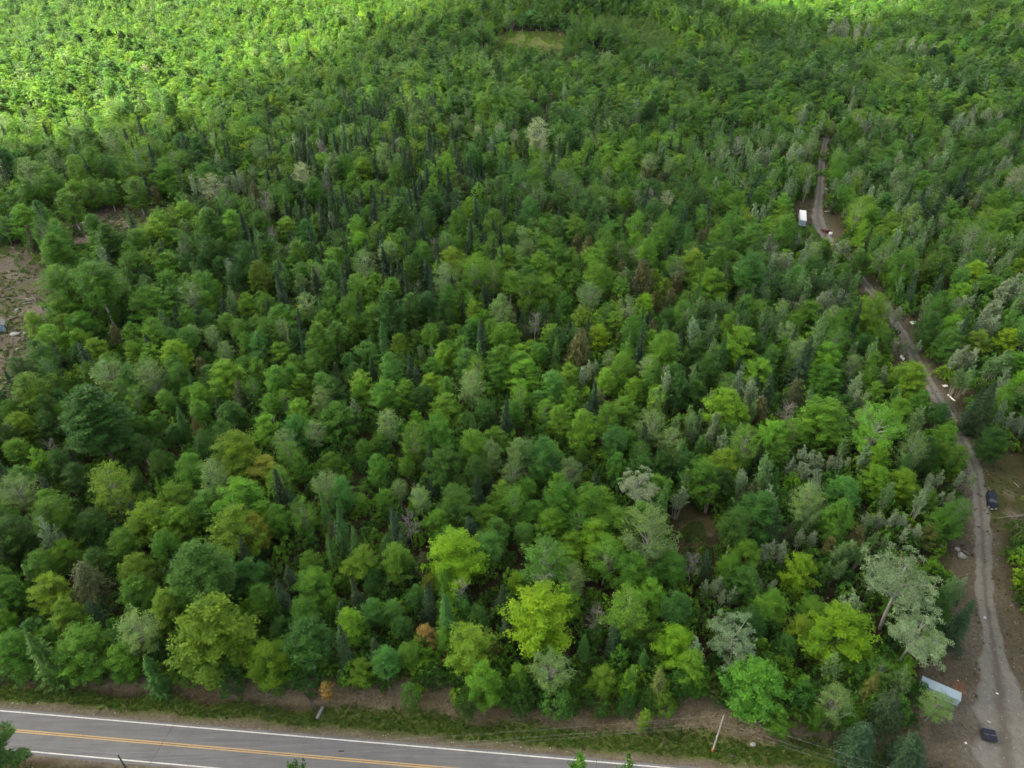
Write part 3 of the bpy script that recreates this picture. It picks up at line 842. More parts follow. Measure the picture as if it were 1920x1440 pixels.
# ------------------------------------------------------------------ the trees one can tell apart: photo crop blocks (origin, then crown centre x, y, width in crop pixels at 3x)
FEATURES = {
 (0, 960): """310,60,220,B,m 840,40,240,M,y 1020,60,200,M,l 1330,110,300,M,y 1440,120,180,M,a 1560,40,150,B,m 90,120,200,B,d 500,380,260,H,o 290,460,200,M,y
  250,320,160,B,m 780,330,190,M,y 1130,320,330,W,b 680,200,160,B,m 810,670,230,A,g 480,770,290,M,m 400,600,170,M,y 255,800,190,S,d 80,780,200,M,m 60,460,170,M,m
  200,380,110,S,b 690,840,170,M,m 860,900,140,S,d 950,530,180,M,y 1170,720,460,M,y 1480,500,160,B,m 1500,850,240,M,l 1735,790,280,B,d 1640,400,120,S,k 1750,300,130,B,m
  1840,1000,70,M,r 930,200,170,M,m 1300,950,180,U,d 1400,370,200,M,d 520,80,220,M,d 1590,650,150,M,d 1040,480,160,M,m 620,760,130,B,d 30,620,130,M,m 560,300,150,M,d""",
 (640, 960): """40,330,130,M,y 140,280,170,M,y 300,290,190,M,y 640,240,330,M,L 850,220,180,B,b 1130,280,270,A,b 1170,90,170,M,l 1020,130,120,B,b 1300,390,170,A,g
  1480,260,210,A,l 1710,150,300,A,g 1850,300,180,B,m 500,400,90,M,a 590,400,140,B,m 670,450,110,D,s 990,400,110,M,L 1110,600,390,M,L 40,650,170,M,l 170,560,140,B,b
  280,560,130,B,b 480,710,135,M,r 570,720,110,B,m 730,760,270,M,y 850,780,110,M,o 810,960,200,M,l 250,870,170,B,b 380,830,140,B,m 390,1040,110,U,b 110,900,150,M,y
  1120,740,150,M,y 1170,890,220,A,g 1000,920,130,M,l 1370,780,110,S,d 1470,940,160,M,y 1620,560,280,A,m 1870,760,230,M,L 1630,960,110,S,b 1700,860,100,S,d 1790,980,130,S,o
  700,1080,150,U,d 1020,1060,160,U,d 1210,1060,240,U,b 1600,1090,120,U,d 1700,1170,80,M,y 1700,650,140,H,o 1430,600,130,D,s 420,480,110,B,d 200,400,140,M,d 1250,850,130,H,k
  900,500,100,S,k 770,600,130,B,d 1550,720,140,S,k 340,660,120,M,d""",
 (1280, 960): """500,220,160,P,s 930,240,180,P,g 1060,60,110,P,s 1190,60,120,P,s 1280,130,100,P,s 690,150,110,P,s 710,20,150,A,g 660,340,200,M,L 880,690,350,M,L
  1220,420,430,G,v 1290,700,370,G,v 310,720,310,G,v 400,960,330,M,m 160,430,120,P,s 50,880,170,M,l 500,540,190,B,m 330,400,190,M,d 1040,1000,130,S,o 1000,1270,240,H,k 1150,1090,240,H,k
  1290,1330,240,H,k 850,1080,190,A,g 1425,1080,160,A,g 750,1160,100,M,m 550,1180,150,M,m 670,1000,130,M,m 650,660,150,B,y 1370,140,130,M,o 1470,60,180,B,m 40,300,120,D,s
  240,330,140,M,m 850,350,130,P,g 1100,170,110,P,g 600,120,130,H,o 460,420,100,P,s 560,760,140,M,d 250,490,90,P,s""",
 (1280, 480): """60,40,160,M,y 350,110,200,B,b 160,170,200,M,l 300,500,220,M,l 240,860,240,M,l 300,930,150,M,l 440,870,160,H,o 640,760,150,H,o 590,880,100,D,s 420,650,160,M,l
  580,650,70,B,m 790,700,180,M,m 1090,780,110,M,y 1280,710,220,M,l 1210,880,160,M,l 800,930,280,M,m 1080,970,260,A,l 1470,1030,140,M,l 1450,910,120,B,d 640,1210,130,P,s
  710,1150,140,P,s 800,1180,110,P,s 240,1180,190,M,y 530,1110,120,B,m 380,1340,130,H,o 720,1390,200,A,g 1060,1270,170,M,l 1240,1290,170,M,l 1410,1260,90,P,s 1590,1270,90,P,s
  1470,1370,80,P,s 900,1170,80,P,s 1100,1150,150,M,l 1540,1150,120,M,m 820,260,150,P,s 120,300,130,P,g 230,310,130,P,g 430,220,140,P,g 540,60,140,P,s 640,190,160,P,g
  780,150,150,P,g 930,150,130,P,g 500,380,150,P,g 850,430,180,M,m 700,330,170,M,m 1060,320,190,B,l 1180,320,90,P,s 1290,520,80,P,s 1190,505,70,D,s 1640,110,170,M,L
  1570,290,120,P,s 1740,320,130,P,s 1850,200,170,P,s 1880,80,120,M,l 1820,480,120,M,L 1650,490,130,M,y 1580,580,140,P,s 1700,410,140,P,s 1760,620,160,P,g 1580,690,140,P,g
  1700,850,150,S,k 1640,860,120,S,k 1870,950,120,P,s 1740,1060,170,M,d 1890,720,130,M,l 1390,400,150,B,d 1450,300,150,B,m 1450,40,150,B,m 1250,60,160,B,m 1560,220,140,M,l
  90,560,140,M,d 480,760,110,S,k 300,640,80,S,k 440,460,90,S,k 680,600,150,S,k 980,820,120,P,s 960,620,120,A,g 1130,480,120,M,m 60,780,140,M,d 930,860,120,M,d 1330,840,120,M,m""",
 (640, 480): """100,210,170,B,m 270,200,120,B,m 400,290,140,B,d 490,290,140,B,d 580,330,130,B,d 695,210,120,B,m 580,130,150,A,g 760,100,160,A,l 180,370,180,M,m 330,510,100,M,y
  640,430,90,M,y 790,370,100,M,m 930,460,180,M,l 1000,620,170,M,m 1060,210,160,B,m 1110,560,120,B,m 1030,690,200,M,l 900,590,180,M,m 590,570,130,B,l 480,550,100,P,g
  700,610,150,B,b 870,690,160,M,m 1330,510,190,H,o 1220,340,70,S,b 1150,410,100,H,k 1040,430,90,H,o 960,310,80,H,o 1400,230,140,A,g 1700,110,180,H,o 1710,280,110,M,L
  1810,190,90,M,y 1440,460,130,M,L 1540,390,130,M,y 1580,630,150,B,m 1740,490,130,M,l 1820,550,190,B,m 1270,680,120,M,y 1390,660,120,P,s 1190,740,150,B,b 1480,700,110,B,l
  1290,820,130,M,l 1390,880,130,H,k 1590,880,170,M,y 1780,800,120,A,y 1230,930,150,M,y 1090,820,100,B,b 970,900,140,B,m 860,1050,160,M,y 1130,1130,210,B,b 1050,1080,80,D,s
  590,870,190,M,y 730,740,180,A,g 460,800,120,B,d 360,780,120,M,m 250,810,170,B,m 110,770,130,M,l 270,950,150,A,g 420,920,80,M,l 220,1060,110,M,m 130,1090,90,B,m
  200,1200,120,B,m 365,1170,100,B,m 590,1180,240,M,d 1360,1110,70,B,m 1540,1190,120,M,m 1650,1310,260,G,s 1300,1220,150,A,g 1220,1310,130,M,l 960,1230,140,A,g 650,1400,200,B,b
  450,1370,130,A,g 330,1310,110,A,g 230,1370,120,M,m 120,1390,80,M,l 1850,1040,140,A,g 1800,1180,130,M,d 1650,190,120,H,o 1580,80,120,H,o 1890,150,110,H,o 1850,240,120,H,o
  1280,420,100,H,k 1150,320,90,B,d 60,420,110,B,m 40,600,90,B,b 170,640,70,S,k 430,700,90,S,k 560,440,110,B,d 700,470,110,M,d 820,230,90,S,k 330,120,90,S,k 250,60,100,S,k
  480,110,90,S,k 1900,430,110,M,d 1040,1320,120,B,m 900,1360,130,M,y 770,1330,110,S,k 520,1290,110,H,k 1430,1300,100,S,k 1700,1060,120,S,k 1650,760,120,M,l 800,880,130,B,d 700,960,120,M,d""",
 (0, 480): """190,390,120,B,l 350,350,170,M,l 360,200,230,B,l 590,200,250,B,m 440,490,130,M,l 440,240,130,W,y 230,570,170,B,d 120,660,150,B,d 940,60,160,M,l 950,150,150,M,m
  840,280,220,M,l 620,310,110,B,m 1460,110,140,W,y 1170,270,110,B,l 1170,370,110,B,b 1000,240,150,M,m 1080,230,150,A,g 1060,490,130,B,m 970,470,100,B,b 870,440,150,B,m
  750,550,110,M,y 650,440,120,H,o 1380,280,110,M,l 1290,390,110,B,m 1130,620,100,H,o 1270,540,110,A,g 1390,500,100,B,m 1580,370,190,M,m 1570,560,140,M,l 1680,110,110,B,b
  1730,280,130,A,g 1830,380,150,M,m 1270,690,210,M,l 1450,640,100,B,m 610,680,180,A,g 490,670,100,B,m 400,690,80,M,l 850,690,180,A,g 1010,680,120,B,m 180,790,200,B,y
  300,750,140,M,m 540,920,370,W,d 430,1050,110,B,b 120,970,170,M,y 60,890,130,M,m 110,1110,140,B,l 230,1160,120,M,l 100,1330,200,A,g 290,1400,170,B,m 610,1300,250,A,y
  810,960,90,B,m 1140,880,110,B,m 1290,900,140,B,d 1330,1140,290,M,y 1490,1210,190,M,a 1000,1370,190,M,y 1370,1390,290,M,l 1070,1210,180,B,m 1700,890,150,M,l 1700,750,130,B,m
  1500,980,150,M,l 1690,1190,120,B,m 1840,1300,160,A,g 1885,680,80,S,k 930,290,60,S,k 730,310,60,S,k 950,820,110,B,m 1050,800,100,B,m 900,920,100,B,m 1000,1000,110,B,d
  760,800,110,A,m 680,760,110,A,m 820,1090,130,B,d 900,1180,130,M,d 1250,1000,140,M,d 1520,860,120,B,m 1600,820,110,A,m 1430,760,120,A,m 290,960,140,M,d 340,1180,140,M,d
  450,1240,140,B,d 760,1290,110,M,d 1150,1060,120,B,d 1770,1000,120,A,g 1860,1160,110,B,m 1600,1050,130,A,g 500,600,110,S,k 330,560,90,S,k 1330,140,110,B,d 1240,70,130,M,d
  1600,120,90,S,k 1780,170,100,S,k 1880,300,100,B,m""",
 (1280, 0): """870,165,110,P,s 950,185,80,P,s 1010,185,90,P,s 1250,270,80,P,s 1310,285,80,P,s 1380,295,80,P,s 1660,670,100,P,s 1610,700,70,P,s 1750,680,90,P,s 1550,710,70,P,s
  1880,1010,130,A,s 1810,940,80,P,s 680,665,70,P,s 950,530,45,P,s 955,590,50,P,s 450,900,90,P,s 410,930,80,P,g 620,870,90,P,s 310,830,80,D,s 700,1040,50,P,s 230,940,90,P,g
  300,930,80,P,g 840,560,70,M,l 980,1060,80,M,l 1160,700,90,A,g 1620,1350,140,A,g 1360,1290,110,P,g 730,1420,110,A,g 900,1400,80,P,s 680,1370,90,P,s 590,1390,80,P,g 1050,1240,150,M,l
  1180,1270,130,M,y 1560,1060,110,S,k 1430,1150,120,S,k 1350,1170,100,S,k 640,250,90,P,g 1400,310,70,W,k 1620,1180,90,H,o 300,1260,150,B,m 430,1130,150,M,m 560,1160,120,M,l
  230,1090,120,M,l 560,1310,150,B,m 100,1340,100,H,o 1880,930,110,M,m 1500,1210,110,M,m 870,930,100,B,m 970,910,90,B,m 1290,1400,130,P,g 1480,1370,110,P,g 1700,1380,150,A,m""",
 (0, 0): """940,1000,150,M,l 1200,1060,130,A,s 1120,1050,80,P,s 1340,1040,80,P,s 1700,990,120,A,s 1810,840,70,D,s 1660,810,60,P,s 1830,1010,60,P,s 880,1320,170,M,l 980,1350,130,M,m
  790,1370,130,B,m 265,760,60,S,k 180,600,45,S,k 310,650,45,S,k 560,510,45,S,k 940,385,35,S,k 1060,480,70,W,m 1190,480,60,W,m 900,690,80,A,g 500,600,70,M,y 820,400,60,A,s
  1390,920,90,M,m 1480,960,80,M,y 400,1160,140,B,m 160,1110,140,B,m 300,1060,150,B,m 520,1080,130,M,m 770,1090,120,B,m 610,1080,100,B,m 1430,1090,120,H,o 1500,1140,90,D,s
  1200,1270,160,W,m 1320,1260,140,M,l 330,1400,160,W,m 620,1350,150,W,b 530,1280,110,B,m 1620,1290,130,M,y 1340,1350,100,B,m""",
 (640, 0): """1100,750,140,A,s 890,740,70,A,s 980,780,60,A,s 1140,835,60,A,s 760,755,60,A,s 840,825,50,P,s 1830,1130,80,A,s 1650,1120,70,D,s 800,630,110,M,l 340,840,80,M,l
  720,1190,90,M,l 900,870,60,M,y 970,870,60,M,y 840,720,50,M,y 120,960,120,M,l 60,1040,110,M,m 520,1050,70,M,l 660,1050,120,M,o 770,1100,80,M,l 1080,1020,150,M,m
  1100,960,80,B,m 340,1200,150,W,b 750,900,110,W,b 560,700,90,W,m 250,1270,90,B,b 490,1240,100,B,b 110,1380,150,M,l 1790,1010,70,H,o 1700,990,90,H,o 1500,1060,70,H,o
  460,880,30,S,k 440,920,30,S,k 650,640,35,S,k 690,640,30,S,k 620,650,30,S,k 1180,570,35,S,k 1220,560,35,S,k 1090,560,30,S,k 420,980,40,S,k 380,1010,40,S,k 200,1030,40,S,k
  170,1010,40,S,k 700,760,35,S,k 750,700,30,S,k 850,1170,60,S,k 1230,1230,50,S,k 830,850,40,S,k 1050,900,40,S,k 980,830,40,S,k 820,980,50,H,o 860,980,40,H,o 1390,1390,120,H,o 1320,1370,110,H,o""",
}
# landmark trees: (photo x, y) -> label; other labels point at them
MARKS = {
 (1710, 1193): 'giant silvery poplar with pale leaning trunk beside the gravel track',
 (1573, 1190): 'tall bright lime maple left of the giant silvery poplar',
 (1010, 1160): 'broad bright lime maple nearest the middle of the paved road',
 (853, 1040): 'bright lime maple behind the orange tinged maple',
 (800, 1200): 'orange topped maple at the forest edge above the paved road',
 (390, 1200): 'very broad yellow green maple overhanging the roadside bank on the left',
 (180, 786): 'largest dark pine with layered boughs at the left',
 (1190, 916): 'round silvery grey poplar standing alone in the middle forest',
 (443, 860): 'large yellow green maple with an orange side at centre left',
 (376, 1066): 'pale bluish pine behind the very broad roadside maple',
 (1383, 1200): 'second largest silvery poplar, at the forest edge behind the utility pole',
 (1516, 863): 'silvery white poplar clump, tallest of three among green maples',
 (1006, 250): 'largest pale round tree of the far grey clump',
 (293, 440): 'dark rounded maple in front of the bare far clearing',
 (1083, 650): 'cone shaped olive hemlock in the centre of the forest',
 (1826, 516): 'bright lime maple among silvery poplars right of the gravel track',
 (1180, 1146): 'open crowned ash with a long white trunk above the road verge',
 (1360, 766): 'round light green maple in the right middle forest',
 (955, 633): 'round light green maple at the centre of the photograph',
 (313, 333): 'bright round maple in the far left forest',
}
hero_lab = {}

PLACED = []                                          # dicts: x, y, w, H, kind, tint, feat
def add_tree(x, y, w, H, kind, tint, feat=False, rs=None):
    PLACED.append(dict(x=x, y=y, z=hz(x, y), w=w, H=H, k=kind, t=tint, feat=feat))

ASPECT = {'M': 1.25, 'B': 1.6, 'A': 1.45, 'P': 2.2, 'G': 1.15, 'S': 2.9, 'H': 1.8, 'W': 1.55, 'X': 1.55, 'D': 2.0, 'U': 0.8}   # crown height / crown width
fr = random.Random(99)
def feature(px, py, wp, k, t):
    x, y, d = unpg(px, py, 10.0)
    for _ in range(3):
        wm = wp * d / FPX
        gen_, Hf, Wf, cb = KINDS[k][:4]
        ch = wm * ASPECT[k] * 0.85
        H = ch * Hf / (Hf - cb)
        H = min(max(H, {'S': 5, 'H': 6, 'D': 9, 'B': 8, 'P': 7}.get(k, 7)), 24)
        if d > 280 and k in 'MBAPG': H = max(H, 14.5)
        ch = H * (Hf - cb) / Hf
        if k in 'BAM' and wm > 5 and fr.random() < 2: H = max(H, 11.0); ch = min(ch, H * (Hf - cb) / Hf)
        zc = H - 0.5 * H * (Hf - cb) / Hf
        x, y, d = unpg(px, py, zc)
    add_tree(x, y, wm, H, k, t, True)
    for (mx, my), lab in MARKS.items():
        if abs(mx - px) < 7 and abs(my - py) < 9: hero_lab[len(PLACED) - 1] = lab
for (ox, oy), txt in FEATURES.items():
    for e in txt.split():
        cx, cy_, w, k, t = e.split(',')
        px, py, wp = ox + float(cx) / 3, oy + float(cy_) / 3, float(w) / 3
        if k == 'P' and float(w) > 75:
            m_ = 3 if float(w) > 115 else 2
            PARTS_ = [(px + wp * (j / (m_ - 1) - 0.5) * 0.62 + fr.uniform(-2, 2), py + fr.uniform(-0.12, 0.12) * wp, wp * (0.56 if m_ == 3 else 0.66)) for j in range(m_)]
        else: PARTS_ = [(px, py, wp)]
        for px, py, wp in PARTS_: feature(px, py, wp, k, t)

# saplings and trees on the near side of the paved road, their tops just reaching into the frame
NEARSIDE = {}
for x, y, w, H, k, t, lab in ((-80.6, 57.2, 9.5, 17.5, 'X', 'd', 'pine bough tips reaching over the paved road at lower left'), (16.2, 51.6, 5, 20.0, 'P', 'm', 'rightmost young tree tip at the lower edge'),
                         (9.7, 50.9, 4.5, 20, 'P', 'm', 'middle young tree tip at the lower edge'), (-30.2, 50.9, 5.5, 20, 'P', 'd', 'young tree tip at the lower edge below the yellow lines')):
    add_tree(x, y, w, H, k, t, True); NEARSIDE[len(PLACED) - 1] = lab

# ------------------------------------------------------------------ the rest of the forest
def zone_probs(px, py):
    p = dict(M=.40, B=.22, A=.10, P=.02, S=.14, H=.08, W=.03, D=.008)
    if ((px - 720) / 270) ** 2 + ((py - 400) / 220) ** 2 < 1: p = dict(M=.25, B=.19, A=.05, P=.01, S=.40, H=.06, W=.05, D=.005)
    elif ((px - 1180) / 240) ** 2 + ((py - 470) / 170) ** 2 < 1: p = dict(M=.30, B=.22, A=.08, P=.02, S=.09, H=.26, W=.01, D=.008)
    elif px > 1230 and py > 230 and px > 1230 + (py - 600) * 0.05: p = dict(M=.28, B=.20, A=.12, P=.26, S=.08, H=.04, W=.02, D=.008)
    elif py < 240 and px < 800: p = dict(M=.62, B=.20, A=.09, P=.01, S=.05, H=.01, W=.03, D=.0)
    elif py < 240: p = dict(M=.57, B=.19, A=.09, P=.04, S=.05, H=.02, W=.04, D=.0)
    return p
TPAL = {'M': ('mmmmlllyddLy', 'M'), 'B': ('mmmlbbddg', 'B'), 'A': ('gmlmbd', 'A'), 'P': ('vggv', 'P'), 'S': ('kkkd', 'S'), 'H': ('oodk', 'H'), 'W': ('mbdm', 'W'), 'D': ('s', 'D'), 'U': ('mmdl', 'U')}
WID = {'M': (6.2, 10.6), 'B': (5.2, 8.6), 'A': (5.4, 8.6), 'P': (3.4, 5.4), 'S': (3.2, 5.4), 'H': (4.0, 6.2), 'W': (6, 9), 'D': (3.5, 5.5)}
# rectangles of the photograph where something on the ground shows: nothing nearer may cover them
SHOWN = [(1722, 1262, 1805, 1335), (1836, 1355, 1880, 1400), (1844, 908, 1878, 965), (1497, 378, 1528, 418), (1540, 405, 1572, 436), (0, 585, 45, 655), (1328, 1322, 1370, 1412), (1700, 597, 1722, 612),
         (1682, 662, 1700, 682), (1762, 715, 1796, 758), (0, 520, 75, 580), (150, 405, 215, 425), (940, 68, 1060, 92), (1820, 850, 1900, 905), (1790, 1010, 1815, 1060), (1270, 965, 1330, 1025), (0, 640, 50, 690)]
TRK_SHOWN = [p for p in TRACK_PX if p[1] > 840] + [(1778, 775), (1760, 750), (1750, 735), (1738, 710), (1720, 680), (1708, 660), (1698, 632), (1690, 615), (1652, 562), (1640, 548), (1625, 532),
             (1552, 435), (1545, 420), (1536, 400), (1533, 385), (1537, 360), (1541, 340), (1543, 310), (1545, 280), (1549, 262)]

step = 4.4
cx_ = np.arange(-800, 840, step); cy2 = np.arange(60, 1160, step)
CX, CY = np.meshgrid(cx_, cy2)
qx = (CX + rng.uniform(-0.46, 0.46, CX.shape) * step).ravel(); qy = (CY + rng.uniform(-0.46, 0.46, CY.shape) * step).ravel()
qz = height(qx, qy)
ppx, ppy, pd = proj(qx, qy, qz + 9)
keep = (ppx > -240) & (ppx < 2160) & (ppy > -120) & (ppy < 1600) & (qy < 1150)
T_ = road_t(qx, qy)
edge_n = 2.2 * n2(qx, qy, 0.12, 8)
keep &= (T_ > wood_edge(qx) + 2.6 + 0.4 * edge_n)
td_, ts_ = track_dist(qx, qy)
hw_ = track_w(qy)
far_ = smooth(150, 260, qy)
keep &= ~((td_ < hw_ + 2.6 - 0.4 * far_) | ((ts_ > 0) & (td_ < hw_ + 5.0 - 1.4 * far_)))
for poly in (CL_LEFT, CL_LEFT2, CL_MEADOW, CL_MID, CL_TRUCK, CL_APRON, CL_PALE, CL_PLANT): keep &= ~inpoly(qx, qy, poly)
plant = inpoly(qx, qy, CL_PLANT); low = inpoly(qx, qy, CL_LOW)
qx, qy, qz, ppx, ppy, pd, plant, low = (a[keep] for a in (qx, qy, qz, ppx, ppy, pd, plant, low))
# spatial hash of placed trees
cell = 10.0
hashd = {}
def hput(i): hashd.setdefault((int(PLACED[i]['x'] // cell), int(PLACED[i]['y'] // cell)), []).append(i)
for i in range(len(PLACED)): hput(i)
order = rng.permutation(len(qx))
shown = np.array(SHOWN, float); trks = np.array(TRK_SHOWN, float)
FT_ = [q for q in PLACED if q['feat'] and q['y'] > 50]
FPX_, FPY_, _d = proj(np.array([q['x'] for q in FT_]), np.array([q['y'] for q in FT_]), np.array([q['z'] + 0.72 * q['H'] for q in FT_]))
_a, FGY_, _d = proj(np.array([q['x'] for q in FT_]), np.array([q['y'] for q in FT_]), np.array([q['z'] for q in FT_]))
def covers(x, y, z, w, H, k):
    Hf, cb = KINDS[k][1], KINDS[k][3]
    zb = z + H * cb / Hf
    ax, a1, d1 = proj(x, y, z + H); bx_, b1, d2 = proj(x, y, zb - w * 0.15)
    rp = 0.5 * w * FPX / d1
    x0, x1, y0, y1 = min(ax, bx_) - rp, max(ax, bx_) + rp, min(a1, b1), max(a1, b1)
    _, yg, _ = proj(x, y, z)
    if np.any((shown[:, 0] < x1) & (shown[:, 2] > x0) & (shown[:, 1] < y1) & (shown[:, 3] > y0) & (yg > shown[:, 1])): return True
    if np.any((FPX_ > x0 + 2) & (FPX_ < x1 - 2) & (FPY_ > y0) & (FPY_ < y1) & (FGY_ < yg - 4)): return True
    return bool(np.any((trks[:, 0] > x0 - 4) & (trks[:, 0] < x1 + 4) & (trks[:, 1] > y0) & (trks[:, 1] < y1) & (yg > trks[:, 1] - 2)))
fr = random.Random(5)
pn1, pn2, pn3 = n2(qx, qy, 0.045, 31), n2(qx, qy, 0.06, 32), n2(qx, qy, 0.05, 33)
PAL2 = {'M': ('mmmdml', 'llmlyl', 'ddmdbm'), 'B': ('mmbdm', 'lmmgl', 'dbdmm'), 'A': ('gmm', 'gllg', 'mbdg')}
for i in order:
    x, y = float(qx[i]), float(qy[i])
    pr = zone_probs(ppx[i], ppy[i])
    pr = dict(pr); pr['S'] *= 1.9 if pn3[i] > 0.1 else 0.45; pr['P'] *= 2.0 if pn3[i] < -0.2 else 0.7
    k = fr.choices(list(pr), list(pr.values()))[0]
    if pn2[i] > 0.25 and k == 'B' and fr.random() < 0.6: k = 'M'
    if pn2[i] < -0.3 and k == 'M' and fr.random() < 0.6: k = 'B'
    if plant[i]: k = 'B'
    pt = plant[i]
    lo, hi_ = WID[k]
    w = lo + (hi_ - lo) * fr.random() ** 1.3
    H = w * ASPECT[k] * KINDS[k][1] / (KINDS[k][1] - KINDS[k][3]) * fr.uniform(0.8, 1.2)
    H = min(max(H, 8.0), 20.0) if k not in 'SP' else min(max(H * (1.15 if k == 'S' else 1), 6.5), 18)
    if plant[i]: w, H = fr.uniform(4.6, 5.6), fr.uniform(6.5, 7.5)
    if ppy[i] < 420: g_ = min(1.0, (420 - ppy[i]) / 220); H *= 1 + 0.02 * g_; w *= 1.06 + 0.16 * g_
    hx, hy = int(x // cell), int(y // cell); ok = True
    for a in (-1, 0, 1):
        for b in (-1, 0, 1):
            for j in hashd.get((hx + a, hy + b), ()):
                q = PLACED[j]; dd = math.hypot(q['x'] - x, q['y'] - y)
                f = 0.36 if q['feat'] else 0.28
                if dd < f * (q['w'] + w) * (0.8 if k in 'SP' else 1): ok = False; break
            if not ok: break
        if not ok: break
    if not ok: continue
    if pd[i] < 480 and covers(x, y, float(qz[i]), w, H, k): continue
    if road_t(x, y) < 22 and fr.random() < 0.5: H *= 0.62; w *= 0.8
    if low[i]: H *= 0.5; w *= 0.7
    add_tree(x, y, w, H, k, 'g' if pt else fr.choice(PAL2[k][1 if ppy[i] < 330 and ppx[i] < 800 and fr.random() < 0.6 else 0 if abs(pn1[i]) < 0.18 else 1 if pn1[i] > 0 else 2]) if k in PAL2 and fr.random() < 0.85 else fr.choice(TPAL[k][0])); hput(len(PLACED) - 1)  # far left crowns often take yellower tints: warm sunlight put into leaf colour

# the forest goes on behind the far edge of the photograph, beside it, and on the near side of the road
for gy_ in np.arange(1146, 1760, 8.5):
    for gx_ in np.arange(-1250, 1250, 8.5):
        x, y = gx_ + fr.uniform(-3.5, 3.5), gy_ + fr.uniform(-3.5, 3.5)
        if abs(x) > 0.86 * y: continue
        add_tree(x, y, fr.uniform(8.5, 13), fr.uniform(13, 18), fr.choices('MBSW', (6, 3, 1, 0.6))[0], fr.choice('mlmldy'))
for gy_ in np.arange(350, 1146, 8.0):
    for sgn in (-1, 1):
        for gx_ in np.arange(0, 170, 8.0):
            x, y = sgn * (0.80 * gy_ + 95 + gx_) + fr.uniform(-3, 3), gy_ + fr.uniform(-3, 3)
            add_tree(x, y, fr.uniform(8, 12), fr.uniform(12, 18), fr.choices('MBSP', (6, 3, 1, 0.6))[0], fr.choice('mlmldy'))
for gy_ in np.arange(0, 48, 5.5):
    for gx_ in np.arange(-120, 66, 5.5):
        x, y = gx_ + fr.uniform(-2.4, 2.4), gy_ + fr.uniform(-2.4, 2.4)
        if road_t(x, y) < -15 and y < 41: add_tree(x, y, fr.uniform(4, 7.5), fr.uniform(8, 11.5), fr.choices('MBS', (5, 3, 2))[0], fr.choice('mldmk'))
# the even young plantation on the far hill
P_ = np.array(CL_PLANT)
for gx_ in np.arange(P_[:, 0].min(), P_[:, 0].max(), 3.1):
    for gy_ in np.arange(P_[:, 1].min(), P_[:, 1].max(), 3.1):
        x, y = gx_ + fr.uniform(-0.7, 0.7), gy_ + fr.uniform(-0.7, 0.7)
        if inpoly(x, y, CL_PLANT): add_tree(x, y, fr.uniform(3.4, 4.8), fr.uniform(4.6, 7.5), 'B', fr.choice('gglm'))
# undergrowth: young growth between the trunks, along the track and at the forest edge
ux = np.arange(-260, 300, 3.1); uy = np.arange(60, 420, 3.1)
UX, UY = np.meshgrid(ux, uy)
sx = (UX + rng.uniform(-0.5, 0.5, UX.shape) * 3.1).ravel(); sy = (UY + rng.uniform(-0.5, 0.5, UY.shape) * 3.1).ravel()
sz = height(sx, sy); spx, spy, sd_ = proj(sx, sy, sz + 1)
tt = road_t(sx, sy); tdu, tsu = track_dist(sx, sy)
ku = (spx > -120) & (spx < 2040) & (spy < 1520) & (tt > wood_edge(sx) + 0.3 + 0.5 * n2(sx, sy, 0.15, 12)) & (tdu > track_w(sy) + 1.2 + 0.8 * rng.random(sx.shape))
sparse = inpoly(sx, sy, CL_LEFT) | inpoly(sx, sy, CL_LEFT2) | inpoly(sx, sy, CL_MID) | inpoly(sx, sy, CL_TRUCK) | inpoly(sx, sy, CL_APRON)
ku &= ~(sparse & (rng.random(sx.shape) > np.where(inpoly(sx, sy, CL_LEFT), 0.42, 0.22)))
ku &= ~(inpoly(sx, sy, CL_APRON) & (sx > 72) & (tsu < 3.0))
for s_ in SHOWN[:16]:
    ku &= ~((spx > s_[0] - 6) & (spx < s_[2] + 6) & (spy > s_[1] - 3) & (spy < s_[3] + 14))
for i in np.nonzero(ku)[0]:
    w = fr.uniform(2.2, 4.8); H = w * fr.uniform(0.8, 1.6)
    if tt[i] < 30: H *= 1.15; w *= 1.1
    if sparse[i]: w *= 0.5; H *= 0.45
    if tdu[i] < 14 and covers(float(sx[i]), float(sy[i]), float(sz[i]), w, H, 'U'): continue
    add_tree(float(sx[i]), float(sy[i]), w, H, 'U', fr.choice('mmdldgl' if tdu[i] < 12 else 'mdmlbd'))

for s_i in np.arange(-112, 62, 1.9):
    for row in range(3):
        s0 = s_i + fr.uniform(-0.8, 0.8); x = -12.4 + 0.99636 * s0; e_ = float(wood_edge(x)) + 0.9 + row * 2.0 + fr.uniform(-0.6, 0.9)
        y = 60.2 - 0.0855 * (x + 12.4) + e_ / 0.99636
        if x > 62 or (row == 0 and fr.random() < 0.45): continue
        w = fr.uniform(2.2, 3.8); H = w * fr.uniform(0.75, 1.15) * (1 + 0.28 * row)
        if covers(x, y, hz(x, y), w, H, 'U') and row > 0: continue
        if any(a_ - 10 < float(proj(x, y, 1.0)[0]) < b_ + 10 for a_, b_ in ((1330, 1368), (575, 605))) and row == 0: continue
        add_tree(x, y, w, H, 'U', fr.choice('mddmdlbmo'))
P_ = np.array(CL_MEADOW)
for _ in range(170):
    x, y = fr.uniform(P_[:, 0].min(), P_[:, 0].max()), fr.uniform(P_[:, 1].min(), P_[:, 1].max())
    if inpoly(x, y, CL_MEADOW): w = fr.uniform(1.5, 4.0); add_tree(x, y, w, w * fr.uniform(0.6, 1.2), 'U', fr.choice('lmyl'))
